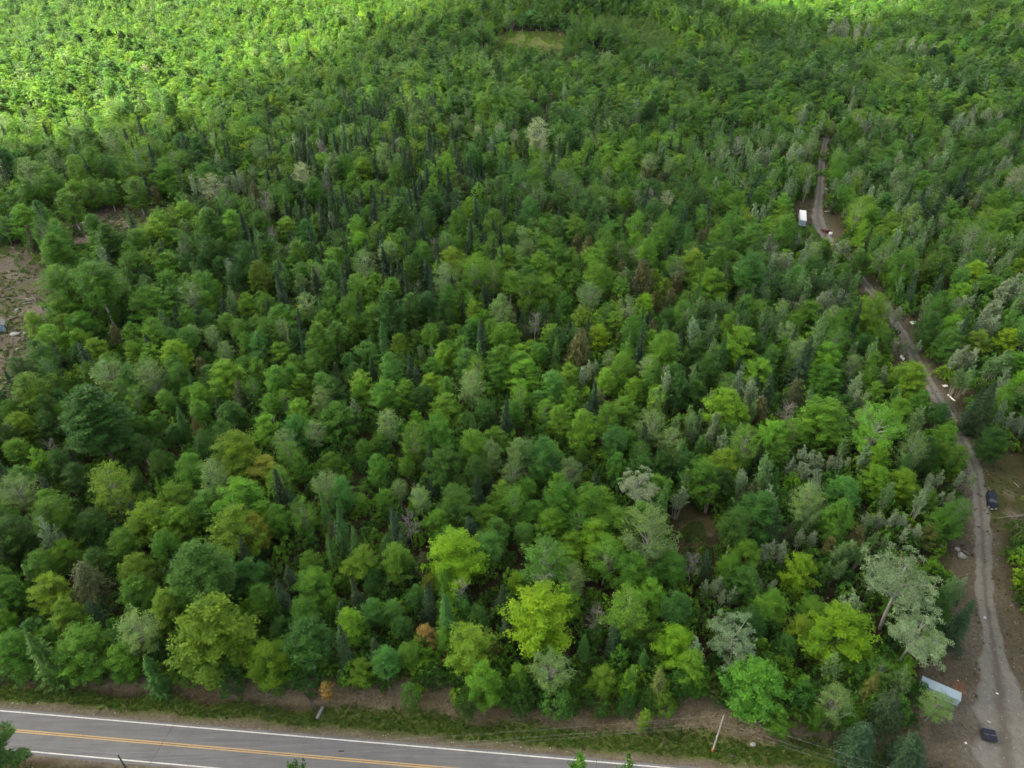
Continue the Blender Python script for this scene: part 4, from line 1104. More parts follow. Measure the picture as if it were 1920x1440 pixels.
# ------------------------------------------------------------------ grow it: the trees that show largest as things of their own, the rest as one mass per kind
CAP = {'maple_tree': 300, 'birch_tree': 300, 'ash_tree': 220, 'poplar_tree': 240, 'spruce_tree': 220, 'hemlock_tree': 130, 'pine_tree': 80, 'dead_tree': 60, 'shrub': 120}
GROUPS = {'maple_tree': 'maples of the forest', 'birch_tree': 'birches of the forest', 'ash_tree': 'open crowned ashes of the forest', 'poplar_tree': 'silvery poplars of the forest',
          'spruce_tree': 'narrow spruces of the forest', 'hemlock_tree': 'hemlocks of the forest', 'pine_tree': 'pines of the forest', 'dead_tree': 'leafless trees of the forest', 'shrub': 'shrubs of the undergrowth'}
for i, q in enumerate(PLACED):
    zc = q['z'] + 0.6 * q['H']
    a, b, d = proj(q['x'], q['y'], zc)
    q['px'], q['py'], q['d'] = float(a), float(b), float(d); q['wp'] = q['w'] * FPX / float(d); q['i'] = i
    q['nm'] = KINDS[q['k']][6]
    q['vis'] = -30 < q['px'] < 1950 and -20 < q['py'] < 1470
MARK_SHORT = {}
def short(lab):
    return lab
MARKPOS = [((q_['px'], q_['py']), hero_lab[i]) for i, q_ in enumerate(PLACED) if i in hero_lab]
MARK_NAME = {
 'giant silvery poplar with pale leaning trunk beside the gravel track': 'the giant silvery poplar',
 'tall bright lime maple left of the giant silvery poplar': 'the tall lime roadside maple',
 'broad bright lime maple nearest the middle of the paved road': 'the broad central lime maple',
 'bright lime maple behind the orange tinged maple': 'the lime maple left of centre',
 'orange topped maple at the forest edge above the paved road': 'the orange topped maple',
 'very broad yellow green maple overhanging the roadside bank on the left': 'the very broad roadside maple',
 'largest dark pine with layered boughs at the left': 'the largest dark pine',
 'round silvery grey poplar standing alone in the middle forest': 'the lone round silvery poplar',
 'large yellow green maple with an orange side at centre left': 'the large half orange maple',
 'pale bluish pine behind the very broad roadside maple': 'the pale bluish pine',
 'second largest silvery poplar, at the forest edge behind the utility pole': 'the second largest silvery poplar',
 'silvery white poplar clump, tallest of three among green maples': 'the silvery white poplar trio',
 'largest pale round tree of the far grey clump': 'the far pale grey clump',
 'dark rounded maple in front of the bare far clearing': 'the maple before the far clearing',
 'cone shaped olive hemlock in the centre of the forest': 'the central cone shaped hemlock',
 'bright lime maple among silvery poplars right of the gravel track': 'the lime maple right of the track',
 'open crowned ash with a long white trunk above the road verge': 'the white trunked roadside ash',
 'round light green maple in the right middle forest': 'the round right hand maple',
 'round light green maple at the centre of the photograph': 'the round maple at centre',
 'bright round maple in the far left forest': 'the bright far left maple',
}
LAND = [(p, MARK_NAME[l]) for p, l in MARKPOS] + [((1347, 1370), 'the wooden utility pole'), ((1763, 1300), 'the pale blue trailer'), ((1857, 1380), 'the dark dumpster'), ((1861, 937), 'the parked dark truck'),
        ((1508, 395), 'the white semi trailer'), ((1555, 425), 'the red tractor'), ((5, 612), 'the small blue shed'), ((1000, 78), 'the far hilltop meadow'), ((590, 1325), 'the roadside culvert pipe'),
        ((1549, 262), 'the far end of the track'), ((700, 250), 'the dark far spruce stand'), ((1840, 225), 'the far right silvery clump'), ((1300, 1000), 'the small inner clearing'), ((230, 430), 'the bare far clearing')]
ORD = ['', 'nearest', 'second nearest', 'third nearest', 'fourth nearest', 'fifth nearest', 'sixth nearest', 'seventh nearest', 'eighth nearest', 'ninth nearest', 'tenth nearest', 'eleventh nearest',
       'twelfth nearest', 'thirteenth nearest', 'fourteenth nearest', 'fifteenth nearest', 'sixteenth nearest', 'seventeenth nearest', 'eighteenth nearest', 'nineteenth nearest', 'twentieth nearest']
def pick_singles():
    chosen = []
    for nm, cap in CAP.items():
        L = [q for q in PLACED if q['nm'] == nm and q['vis']]
        L.sort(key=lambda q: -(q['wp'] * (1.6 if q['feat'] else 1.0)) - (1e6 if q['i'] in hero_lab else 0))
        chosen += L[:cap]
    return chosen
SINGLES = pick_singles()
sing = {q['i'] for q in SINGLES} | set(NEARSIDE)
keyed = {}
for q in SINGLES:
    if q['i'] in hero_lab: q['label'] = hero_lab[q['i']]; continue
    best = min(LAND, key=lambda L_: math.hypot(q['px'] - L_[0][0], (q['py'] - L_[0][1]) * 1.15))
    dx, dy = q['px'] - best[0][0], q['py'] - best[0][1]
    side = ('left of' if dx < 0 else 'right of') if abs(dx) > abs(dy) else ('behind' if dy < 0 else 'in front of')
    word = KINDS[q['k']][7]
    adj = 'bare grey' if q['k'] == 'D' else ('low ' if q['k'] == 'U' else '') + WORD[q['t']]
    keyed.setdefault((adj, word, side, best[1]), []).append((math.hypot(dx, dy), q))
for (adj, word, side, land), L in keyed.items():
    L.sort(key=lambda a: a[0])
    for r_i, (dd, q) in enumerate(L, 1):
        if len(L) == 1: q['label'] = '%s %s %s %s' % (adj, word, side, land)
        else: q['label'] = '%s %s %s %s, %s' % (adj, word, side, land, ORD[r_i] if r_i < 21 else 'twenty ' + ORD[r_i - 20] if r_i < 30 else 'thirty ' + ORD[r_i - 30])

gr = random.Random(31)
def tint_of(q):
    c = (0.088, 0.104, 0.036) if q['k'] == 'H' and q['t'] == 'o' else TINT[q['t']]; f = gr.uniform(0.82, 1.2); h = gr.uniform(-0.14, 0.14) * (0.3 if q['t'] in 'svg' else 1)
    return (c[0] * f * (1 + h), c[1] * f, c[2] * f * (1 - h))
mass = {}
for q in PLACED:
    gen_, Hf, Wf, cb, lm, wm, nm, word = KINDS[q['k']]
    rz = gr.uniform(0, 6.283); sxy = q['w'] / Wf; szz = q['H'] / Hf
    v = gr.randrange(NVAR[q['k']]); lean = (gr.gauss(0, 0.035), gr.gauss(0, 0.035))
    tc = tint_of(q)
    if q['i'] in sing:
        if q['i'] in hero_lab and 'leaning trunk' in hero_lab[q['i']]: lean = (0.0, 0.0); rz = -0.2
        o = empty(nm, (q['x'], q['y'], q['z']), rz)
        o.rotation_euler = (lean[0], lean[1], rz); o.scale = (sxy, sxy, szz)
        lmz, wmz = NEAR[q['k']][v]
        if lmz is not None:
            c = link(bpy.data.objects.new('foliage' if q['k'] == 'U' else 'crown', lmz), o); c['tint'] = tc
        w_ = link(bpy.data.objects.new('stems' if q['k'] == 'U' else 'trunk', wmz), o)
        lab = NEARSIDE.get(q['i']) or q.get('label')
        tag(o, lab, 'shrub' if q['k'] == 'U' else 'tree', GROUPS[nm])
    else:
        lod = 0 if q['d'] < 420 else 1
        mass.setdefault(nm, []).append((q['x'], q['y'], q['z'], lean[0], lean[1], rz, sxy, sxy, szz, *tc, lod * NVAR[q['k']] + v, q['k']))
MASS_LABEL = {'maple_tree': 'rest of the maples in the wide green forest', 'birch_tree': 'rest of the birches in the wide green forest', 'ash_tree': 'rest of the open crowned ashes in the forest',
              'poplar_tree': 'rest of the silvery poplars in the forest', 'spruce_tree': 'rest of the dark spruces in the forest', 'hemlock_tree': 'rest of the olive hemlocks in the forest',
              'pine_tree': 'rest of the pines in the wide green forest', 'dead_tree': 'rest of the leafless trees in the forest', 'shrub': 'rest of the undergrowth between the trunks'}
for nm, L in mass.items():
    k0 = {'poplar_tree': 'P'}.get(nm)
    L = [r for r in L if k0 is None or r[13] == k0]
    a = np.array([r[:13] for r in L], float)
    k = L[0][13]
    scatter('%s_mass' % nm if nm != 'shrub' else 'undergrowth', a[:, 0:3], a[:, 3:6], a[:, 6:9], a[:, 9:12], a[:, 12].astype(int), FARC[k], MASS_LABEL[nm], None)
print('TREES', len(PLACED), 'single', len(sing), {k: len(v) for k, v in mass.items()})

# ------------------------------------------------------------------ grass and weeds
def tuft_form(seed, n, h, w, leaf_w):
    rg = np.random.default_rng(seed); F = Form()
    a = rg.uniform(0, 6.283, n); rad = rg.uniform(0, w, n)
    p = np.stack([np.cos(a) * rad, np.sin(a) * rad, np.full(n, h * 0.4)], 1)
    al = np.stack([np.cos(a) * 0.6, np.sin(a) * 0.6, np.full(n, 1.0)], 1) + rg.normal(size=(n, 3)) * 0.3
    nr = rg.normal(size=(n, 3)) + [0, 0, 0.6]
    F.leaves(leaf_quads(rg, p, nr, h, leaf_w, al), rg.uniform(0, 1, n))
    v = np.concatenate(F.lv)
    return mesh_np('tuft', v, np.arange(len(v)).reshape(-1, 4), [LEAF], None, np.concatenate(F.lvar))
tc_ = bpy.data.collections.new('tuft_forms')
for v in range(3): tc_.objects.link(bpy.data.objects.new('tuft_form_%d' % v, tuft_form(60 + v, 26, 0.34, 0.24, 0.07)))
def tufts(name, x, y, tint, s0, s1, label):
    n = len(x)
    rg = np.random.default_rng(len(name))
    s = rg.uniform(s0, s1, n)[:, None] * np.array([1, 1, 1.0])
    tn = np.array(tint) * rg.uniform(0.7, 1.35, (n, 1)) * (1 + rg.uniform(-0.15, 0.15, (n, 3)))
    scatter(name, np.stack([x, y, height(x, y) - 0.02], 1), np.stack([np.zeros(n), np.zeros(n), rg.uniform(0, 6.28, n)], 1), s, tn, rg.integers(0, 3, n), tc_, label, None)
def verge_pts(n, t0, t1, s0=-110, s1=110):
    s = rng.uniform(s0, s1, n); t = rng.uniform(t0, t1, n)
    return -12.4 + RX * s + 0.0852 * t, 60.2 - 0.0852 * s + RX * t, t
x, y, t = verge_pts(14000, 4.8, 13.0)
wv = 1.6 * n2(x, y, 0.22, 1) + 0.7 * n2(x, y, 0.9, 2)
g = smooth(4.9, 5.9, t + 0.35 * wv) * smooth(9.2, 7.4, t + 0.9 * wv - 1.6 * smooth(-30, 40, x) - 1.2 * np.exp(-((x + 22) / 14) ** 2))
k = (rng.random(len(x)) < g) & (x < 62)
tufts('grass', x[k], y[k], (0.080, 0.150, 0.030), 0.6, 1.25, 'green grass strip along the roadside ditch')
x, y, t = verge_pts(12000, 8.5, 26)
dtr, _s = track_dist(x, y)
k = (x < 70) & (dtr > 6) & (rng.random(len(x)) < 0.75)
tufts('dead_bracken', x[k], y[k], (0.21, 0.16, 0.105), 0.35, 0.8, 'tan dead grass and bracken on the bank')
x, y, t = verge_pts(3000, -14, -5.2)
tufts('verge_grass', x, y, (0.085, 0.11, 0.035), 0.5, 1.1, 'rough grass on the near verge of the paved road')
# weeds beside the track, in the clearings and on the apron
x = rng.uniform(60, 200, 16000); y = rng.uniform(58, 330, 16000)
dtr, _s = track_dist(x, y)
k = (dtr > track_w(y) * 0.95) & (dtr < track_w(y) + 7) & (road_t(x, y) > 5) & (rng.random(len(x)) < np.where(inpoly(x, y, CL_APRON), 0.45, 0.85)) & (n2(x, y, 0.2, 15) > -0.35)
tufts('track_weeds', x[k], y[k], (0.080, 0.105, 0.030), 0.5, 1.3, 'low weeds growing along both sides of the gravel track')
xs, ys = [], []
for poly, n in ((CL_LEFT, 6500), (CL_LEFT2, 1500), (CL_MEADOW, 5000), (CL_MID, 400)):
    P_ = np.array(poly); x = rng.uniform(P_[:, 0].min(), P_[:, 0].max(), n * 2); y = rng.uniform(P_[:, 1].min(), P_[:, 1].max(), n * 2)
    m = inpoly(x, y, poly) & (n2(x, y, 0.15, 6) > -0.15); xs.append(x[m]); ys.append(y[m])
tufts('clearing_weeds', np.concatenate(xs), np.concatenate(ys), (0.10, 0.16, 0.045), 0.8, 2.2, 'weeds and grass in the bare clearings')
# ------------------------------------------------------------------ built things
WHITE = plain('white_metal', (0.72, 0.73, 0.74), 0.45, 0.0, 0.06, 2, dirt=(0.35, 0.30, 0.24), dirt_amt=0.15)
PALEBLUE = plain('pale_blue_metal', (0.34, 0.45, 0.55), 0.45, 0.1, 0.12, 1.2, dirt=(0.30, 0.33, 0.34), dirt_amt=0.3)
BLUEWALL = plain('blue_siding', (0.30, 0.42, 0.52), 0.7, 0, 0.12, 2)
GREYROOF = plain('grey_roofing', (0.17, 0.175, 0.19), 0.85, 0, 0.2, 3)
NAVY = plain('dark_blue_car_paint', (0.004, 0.009, 0.024), 0.42, 0.0, 0.1, 2, spec=0.25)
LID = plain('black_plastic_lid', (0.012, 0.016, 0.034), 0.5, 0, 0.15, 2)
DGREEN = plain('dark_green_steel', (0.055, 0.066, 0.060), 0.6, 0.2, 0.2, 3, dirt=(0.12, 0.07, 0.04), dirt_amt=0.2)
RUBBER = plain('tyre_rubber', (0.018, 0.018, 0.018), 0.9)
DARK = plain('dark_underside', (0.02, 0.02, 0.022), 0.8)
STEEL = plain('grey_steel', (0.28, 0.28, 0.29), 0.45, 0.7)
CHROME = plain('bright_chrome', (0.75, 0.76, 0.78), 0.18, 0.95, 0.05)
RUST = plain('rusty_sheet', (0.13, 0.070, 0.038), 0.9, 0, 0.35, 2.5)
RED = plain('red_machine_paint', (0.15, 0.026, 0.020), 0.45, 0.1, 0.2, 3, dirt=(0.10, 0.06, 0.04), dirt_amt=0.3)
PLASTW = plain('white_plastic', (0.78, 0.79, 0.80), 0.5, 0, 0.06, 2)
STONE = plain('grey_stone', (0.33, 0.32, 0.31), 0.9, 0, 0.3, 2, 0.4)
PALESTONE = plain('pale_stone', (0.34, 0.345, 0.345), 0.9, 0, 0.25, 1.5, 0.4)
WHITEST = plain('white_stone', (0.55, 0.55, 0.55), 0.8, 0, 0.15, 2)
WOODP = plain('weathered_pole_wood', (0.37, 0.36, 0.33), 0.85, 0, 0.25, 3)
WOODD = plain('dark_pole_wood', (0.055, 0.052, 0.050), 0.85, 0, 0.25, 3)
WIRE = plain('aluminium_wire', (0.25, 0.25, 0.26), 0.6, 0.2)
LOGM = plain('pale_log', (0.42, 0.38, 0.32), 0.9, 0, 0.3, 4)
LOGY = plain('yellow_log', (0.46, 0.34, 0.15), 0.9, 0, 0.3, 4)
AMBER = plain('orange_base_wrap', (0.38, 0.15, 0.035), 0.8, 0, 0.25, 6)
def glass_mat():
    t = NT('tinted_glass')
    p = t.n('ShaderNodeBsdfPrincipled'); p.inputs['Base Color'].default_value = (0.02, 0.03, 0.04, 1); p.inputs['Roughness'].default_value = 0.05
    p.inputs['Specular IOR Level'].default_value = 1.0
    t.l(p.outputs[0], t.out.inputs[0]); return t.m
GLASS = glass_mat()
def lamp_glass(name, c):
    return plain(name, c, 0.15, 0.2, 0.05, 4, spec=0.8)
HEADL = lamp_glass('headlight_glass', (0.62, 0.64, 0.66)); TAILL = lamp_glass('tail_light_red', (0.35, 0.02, 0.02))

def frame_from(pa, pb, z):                           # two photo points at height z -> midpoint, heading, distance
    a = unp(*pa, z); b = unp(*pb, z)
    return ((a[0] + b[0]) / 2, (a[1] + b[1]) / 2), math.atan2(b[1] - a[1], b[0] - a[0]), math.hypot(b[0] - a[0], b[1] - a[1])

def wheel(parent, x, y, r=0.38, w=0.25, mat=STEEL):
    bm = B(); cyl(bm, (x, y - w / 2, r), (x, y + w / 2, r), r, r, 20)
    es = [e for e in bm.edges if abs(e.verts[0].co.y - e.verts[1].co.y) < 1e-5]
    bmesh.ops.bevel(bm, geom=es, offset=0.05, segments=2, affect='EDGES')
    o = obj('wheel', bm, RUBBER, parent)
    for s in (-1, 1):
        bm = B(); cyl(bm, (x, y + s * (w / 2 - 0.02), r), (x, y + s * (w / 2 + 0.012), r), r * 0.58, r * 0.52, 14); obj('rim', bm, mat, o)
    return o

# --- pale blue trailer
(mx, my), hd, ln = frame_from((1729.2, 1279.2), (1797.8, 1309), 2.35)
L_, W_, H_ = 6.2, 1.8, 2.35
tr = empty('box_trailer', (mx, my, hz(mx, my)), hd)
bm = B(); bx(bm, (0, 0, 1.42), (L_, W_, 1.72), bevel=0.05); obj('body', bm, PALEBLUE, tr)
bm = B()
for i in range(13): bx(bm, (-L_ / 2 + 0.3 + i * (L_ - 0.6) / 12, 0, 1.42), (0.05, W_ + 0.05, 1.55))
obj('side_ribs', bm, PALEBLUE, tr)
ROOFM = plain('pale_blue_roof_metal', (0.32, 0.43, 0.51), 0.4, 0.15, 0.14, 1.6, dirt=(0.26, 0.30, 0.31), dirt_amt=0.35)
bm = B(); prof = [(-W_ / 2 - 0.06, 2.285), (-W_ / 2 - 0.06, 2.33), (0, 2.42), (W_ / 2 + 0.06, 2.33), (W_ / 2 + 0.06, 2.285)]
prism(bm, prof, -L_ / 2 - 0.06, L_ / 2 + 0.06); bmesh.ops.rotate(bm, verts=bm.verts, cent=(0, 0, 0), matrix=Matrix.Rotation(R(90), 3, 'Z'))
rf = obj('roof', bm, ROOFM, tr)
bm = B()
for i in range(8):
    for s in (-1, 1): bx(bm, (-L_ / 2 + 0.4 + i * (L_ - 0.8) / 7, s * W_ / 4, 2.40), (0.04, W_ / 2 + 0.04, 0.03), rx=-s * 0.083)
obj('roof_seam', bm, ROOFM, rf)
bm = B(); bx(bm, (0, 0, 0.46), (L_ - 0.4, 0.9, 0.16)); obj('chassis', bm, DARK, tr)
bm = B(); bx(bm, (0.3, -W_ / 2 - 0.035, 1.0), (L_ * 0.8, 0.02, 0.14)); obj('white_stripe', bm, WHITE, tr)
bm = B(); bx(bm, (L_ / 2 + 0.02, 0, 1.35), (0.05, 0.8, 1.5)); dr = obj('door', bm, WHITE, tr)
bm = B(); cyl(bm, (L_ / 2 + 0.07, 0.3, 1.25), (L_ / 2 + 0.07, 0.3, 1.45), 0.02, 0.02, 6); obj('handle', bm, STEEL, dr)
bm = B(); bx(bm, (-L_ / 2 - 0.6, 0, 0.45), (1.3, 0.12, 0.12)); obj('drawbar', bm, DARK, tr)
for s in (-1, 1):
    for q in (-0.5, 0.5): wheel(tr, q, s * (W_ / 2 - 0.16), 0.36, 0.22)
tag(tr, 'pale blue metal box trailer under saplings beside the gravel yard', 'trailer')

# --- rusty sheet, plank by the trailer
x, y, d = unp(1798, 1290)
bm = B(); bmesh.ops.create_grid(bm, x_segments=8, y_segments=6, size=1.0)
for v in bm.verts: v.co = (v.co.x * 0.95, v.co.y * 1.35, 0.12 + 0.06 * math.sin(v.co.x * 4) * math.cos(v.co.y * 3))
r = bmesh.ops.extrude_face_region(bm, geom=bm.faces[:]); bmesh.ops.translate(bm, vec=(0, 0, -0.03), verts=[g_ for g_ in r['geom'] if isinstance(g_, bmesh.types.BMVert)])
o = obj('rusty_sheet', bm, RUST, None); o.location = (x, y, hz(x, y)); o.rotation_euler = (0, 0, -0.3)
tag(o, 'rusty brown metal sheet lying behind the pale blue trailer', 'sheet')
(mx, my), hd, ln = frame_from((1796, 1277), (1806, 1283), 0.1)
bm = B(); bx(bm, (0, 0, 0), (ln + 0.3, 0.16, 0.06), bevel=0.01); o = obj('plank', bm, PLASTW, None); o.location = (mx, my, hz(mx, my) + 0.08); o.rotation_euler = (0, 0.02, hd)
tag(o, 'white plank on the ground beside the rusty sheet', 'plank')

# --- dumpster
(mx, my), hd, ln = frame_from((1844, 1375), (1868.5, 1379.5), 1.25)
du = empty('dumpster', (mx, my, hz(mx, my)), hd)
W_, D_ = 2.1, 1.85
bm = B(); prism(bm, [(-D_ / 2, 1.28), (-D_ / 2 + 0.12, 0.16), (D_ / 2 - 0.25, 0.16), (D_ / 2, 1.0)], -W_ / 2, W_ / 2)
bmesh.ops.rotate(bm, verts=bm.verts, cent=(0, 0, 0), matrix=Matrix.Rotation(R(-90), 3, 'Z')); obj('body', bm, DGREEN, du)
tilt = math.atan2(0.28, D_)
for s in (-1, 1):
    bm = B(); bx(bm, (s * W_ / 4, 0, 1.19), (W_ / 2 + 0.02, D_ + 0.12, 0.05), bevel=0.02, rx=tilt); ld = obj('lid', bm, LID, du)
    bm = B()
    for q in (-0.32, 0, 0.32): bx(bm, (s * W_ / 4 + q, 0, 1.215), (0.06, D_ * 0.86, 0.05), rx=tilt)
    obj('lid_rib', bm, LID, ld)
    bm = B(); bx(bm, (s * W_ / 4, -0.05, 1.225), (W_ / 2 - 0.25, 0.07, 0.05), rx=tilt); obj('lid_handle', bm, STEEL, ld)
    bm = B(); bx(bm, (s * (W_ / 2 + 0.09), 0, 0.75), (0.16, 1.2, 0.2)); obj('lift_pocket', bm, DGREEN, du)
bm = B(); cyl(bm, (-W_ / 2, D_ / 2 + 0.06, 1.36), (W_ / 2, D_ / 2 + 0.06, 1.36), 0.03, 0.03, 8); obj('hinge_bar', bm, STEEL, du)
for sx_ in (-1, 1):
    for sy_ in (-1, 1):
        bm = B(); cyl(bm, (sx_ * 0.85 - 0.04, sy_ * 0.6, 0.09), (sx_ * 0.85 + 0.04, sy_ * 0.6, 0.09), 0.09, 0.09, 10); obj('caster', bm, RUBBER, du)
tag(du, 'dark dumpster with two navy lids on the gravel yard', 'dumpster')

# --- parked dark blue truck with a long roof, its nose towards the road
a = unp(1861.5, 916, 1.3); b = unp(1861, 956, 1.3)
hd = math.atan2(b[1] - a[1], b[0] - a[0])
mx, my = (a[0] + b[0]) / 2, (a[1] + b[1]) / 2
su = empty('parked_truck', (mx, my, hz(mx, my)), hd + 0.04)
def body_profile(y, up):                              # rings for the lower body and cabin
    return y
bm = B()                                              # lower body
prof = [(-2.65, 0.50), (-2.70, 0.72), (-2.66, 1.10), (1.05, 1.16), (1.20, 1.14), (2.45, 1.02), (2.66, 0.92), (2.70, 0.55), (2.55, 0.42), (-2.5, 0.42)]
prism(bm, prof, -0.98, 0.98)
bmesh.ops.bevel(bm, geom=[e for e in bm.edges if abs(e.verts[0].co.y - e.verts[1].co.y) < 1e-4], offset=0.07, segments=3, affect='EDGES')
bd = obj('body', bm, NAVY, su, False)
bm = B()                                              # cabin with sloped screens
def ring(z, x0, x1, w): return [bm.verts.new(c) for c in ((x0, -w, z), (x1, -w, z), (x1, w, z), (x0, w, z))]
r0 = ring(1.10, -2.60, 1.18, 0.93); r1 = ring(1.80, -2.42, 0.52, 0.76)
bm.faces.new(r0[::-1]); bm.faces.new(r1)
for i in range(4): bm.faces.new((r0[i], r0[(i + 1) % 4], r1[(i + 1) % 4], r1[i]))
bmesh.ops.bevel(bm, geom=bm.edges[:], offset=0.05, segments=2, affect='EDGES')
cb_ = obj('cabin', bm, NAVY, su)
bm = B()
for s in (-0.45, 0, 0.45): bx(bm, (-0.95, s, 1.812), (2.6, 0.05, 0.02))
obj('roof_rib', bm, NAVY, cb_)
def pane(name, pts, mat=GLASS, parent=None, th=0.015):
    bm = B(); P = [Vector(p) for p in pts]; n = (P[1] - P[0]).cross(P[2] - P[0]).normalized() * th
    a_ = [bm.verts.new(p + n) for p in P]; b_ = [bm.verts.new(p - n) for p in P]
    bm.faces.new(a_); bm.faces.new(b_[::-1])
    for i in range(len(P)): bm.faces.new((a_[i], b_[i], b_[(i + 1) % len(P)], a_[(i + 1) % len(P)]))
    return obj(name, bm, mat, parent)
def cabpt(fx, z, w, off=0.018):                       # a point on a cabin side
    t = (z - 1.10) / 0.70; return (fx, w * (0.93 + (0.76 - 0.93) * t + off), z)
pane('windscreen', [(1.10, -0.82, 1.20), (1.10, 0.82, 1.20), (0.605, 0.70, 1.735), (0.605, -0.70, 1.735)], GLASS, su, 0.03)
pane('rear_window', [(-2.585, 0.78, 1.22), (-2.585, -0.78, 1.22), (-2.46, -0.68, 1.72), (-2.46, 0.68, 1.72)], GLASS, su, 0.02)
for s in (-1, 1):
    for x0, x1, x2, x3 in ((-0.02, 0.92, 0.50, -0.02), (-1.12, -0.12, -0.12, -1.12), (-2.42, -1.24, -1.24, -2.36)):
        pane('side_window', [cabpt(x0, 1.20, s), cabpt(x1, 1.20, s), cabpt(x2, 1.70, s), cabpt(x3, 1.70, s)], GLASS, su, 0.012)
    bm = B(); bx(bm, (0.85, s * 1.10, 1.22), (0.12, 0.22, 0.16), bevel=0.03); obj('side_mirror', bm, DARK, su)
    bm = B(); bx(bm, (2.66, s * 0.74, 0.84), (0.10, 0.34, 0.18), bevel=0.02); obj('headlight', bm, HEADL, su)
    bm = B(); bx(bm, (-2.69, s * 0.86, 0.95), (0.06, 0.16, 0.36), bevel=0.015); obj('tail_light', bm, TAILL, su)
    for x0, x1 in ((-0.05, 0.98), (-1.15, -0.08)):
        bm = B(); bx(bm, ((x0 + x1) / 2, s * 0.985, 0.80), (x1 - x0 - 0.03, 0.02, 0.60), bevel=0.008); dr = obj('door', bm, NAVY, su)
        bm = B(); bx(bm, (x0 + 0.14, s * 1.005, 1.00), (0.16, 0.03, 0.04)); obj('handle', bm, CHROME, dr)
    for xw in (-1.72, 1.68): wheel(su, xw, s * 0.86, 0.39, 0.26)
bm = B(); bx(bm, (2.72, 0, 0.80), (0.05, 1.10, 0.22), bevel=0.01); obj('grille', bm, DARK, su)
bm = B(); bx(bm, (2.78, 0, 0.56), (0.16, 1.94, 0.20), bevel=0.05); obj('front_bumper', bm, CHROME, su)
bm = B(); bx(bm, (-2.76, 0, 0.56), (0.16, 1.94, 0.20), bevel=0.05); obj('rear_bumper', bm, CHROME, su)
bm = B(); bx(bm, (2.88, 0, 0.60), (0.02, 0.34, 0.16)); obj('number_plate', bm, PLASTW, su)
bm = B(); bx(bm, (1.85, 0, 1.092), (1.2, 0.9, 0.03), bevel=0.012, ry=0.085); obj('bonnet_bulge', bm, NAVY, su)
tag(su, 'dark blue truck with long roof parked beside the gravel track', 'truck')

# --- white semi trailer by the track
(mx, my), hd, ln = frame_from((1509.2, 402), (1508.2, 383.5), 3.9)
st = empty('semi_trailer', (mx, my, hz(mx, my)), hd)
L_ = min(max(ln, 10), 14); W_ = 2.8
bm = B(); bx(bm, (0, 0, 2.55), (L_, W_, 2.7), bevel=0.06); obj('body', bm, WHITE, st)
bm = B(); bx(bm, (0, 0, 3.93), (L_ - 0.1, W_ - 0.1, 0.05), bevel=0.02); obj('roof', bm, PLASTW, st)
for s in (-1, 1):
    bm = B(); bx(bm, (-L_ / 2 - 0.03, s * W_ / 4, 2.5), (0.05, W_ / 2 - 0.06, 2.5), bevel=0.01); dr = obj('rear_door', bm, PALEBLUE, st)
    bm = B(); cyl(bm, (-L_ / 2 - 0.08, s * 0.2, 1.3), (-L_ / 2 - 0.08, s * 0.2, 3.7), 0.025, 0.025, 6); obj('lock_bar', bm, STEEL, dr)
    for q in (-L_ / 2 + 1.4, -L_ / 2 + 2.6): wheel(st, q, s * (W_ / 2 - 0.3), 0.5, 0.5)
    bm = B(); bx(bm, (L_ / 2 - 2.6, s * 0.8, 0.6), (0.14, 0.14, 1.2)); obj('landing_leg', bm, STEEL, st)
bm = B(); bx(bm, (0, 0, 1.08), (L_ - 0.3, 1.1, 0.22)); obj('chassis', bm, DARK, st)
tag(st, 'long white semi trailer parked left of the far gravel track', 'trailer')

# --- red tractor and white tank beyond the bend
x, y, d = unp(1553, 424, 0.8)
tk = empty('tractor', (x, y, hz(x, y)), R(118))
bm = B(); prism(bm, [(0.1, 0.7), (0.1, 1.35), (1.5, 1.25), (1.65, 1.05), (1.6, 0.65)], -0.35, 0.35); obj('bonnet', bm, RED, tk)
bm = B(); bx(bm, (-0.3, 0, 0.75), (1.5, 0.5, 0.5), bevel=0.05); obj('gearbox', bm, DARK, tk)
bm = B(); bx(bm, (-0.75, 0, 1.2), (0.5, 0.55, 0.12), bevel=0.03); bx(bm, (-1.0, 0, 1.45), (0.1, 0.55, 0.5), bevel=0.03, ry=-0.15); obj('seat', bm, DARK, tk)
for s in (-1, 1):
    wheel(tk, -0.75, s * 0.8, 0.68, 0.42, RED); wheel(tk, 1.25, s * 0.65, 0.40, 0.26, RED)
    bm = B(); prism(bm, [(-1.45, 1.0), (-1.3, 1.42), (-0.75, 1.55), (-0.2, 1.42), (-0.05, 1.0), (-0.15, 1.0), (-0.3, 1.36), (-0.75, 1.47), (-1.2, 1.36), (-1.35, 1.0)], s * 0.55 - 0.2, s * 0.55 + 0.35 * s + 0.2 * (1 - s) / 2); obj('mudguard', bm, RED, tk)
bm = B(); cyl(bm, (0.85, 0.2, 1.25), (0.85, 0.2, 1.95), 0.04, 0.04, 8); obj('exhaust', bm, DARK, tk)
bm = B(); cyl(bm, (-0.25, 0, 1.05), (-0.05, 0, 1.5), 0.025, 0.025, 6); bmesh.ops.create_cone(bm, cap_ends=True, segments=16, radius1=0.2, radius2=0.2, depth=0.03, matrix=Matrix.Translation((-0.28, 0, 1.52)) @ Matrix.Rotation(-0.5, 4, 'Y')); obj('steering_wheel', bm, DARK, tk)
bm = B()
for s in (-1, 1): bx(bm, (1.9, s * 0.4, 0.75), (1.4, 0.1, 0.14), ry=0.35)
bx(bm, (2.7, 0, 0.5), (0.5, 1.5, 0.5), bevel=0.05); obj('loader_bucket', bm, RED, tk)
tag(tk, 'small red tractor right of the far gravel track', 'tractor')
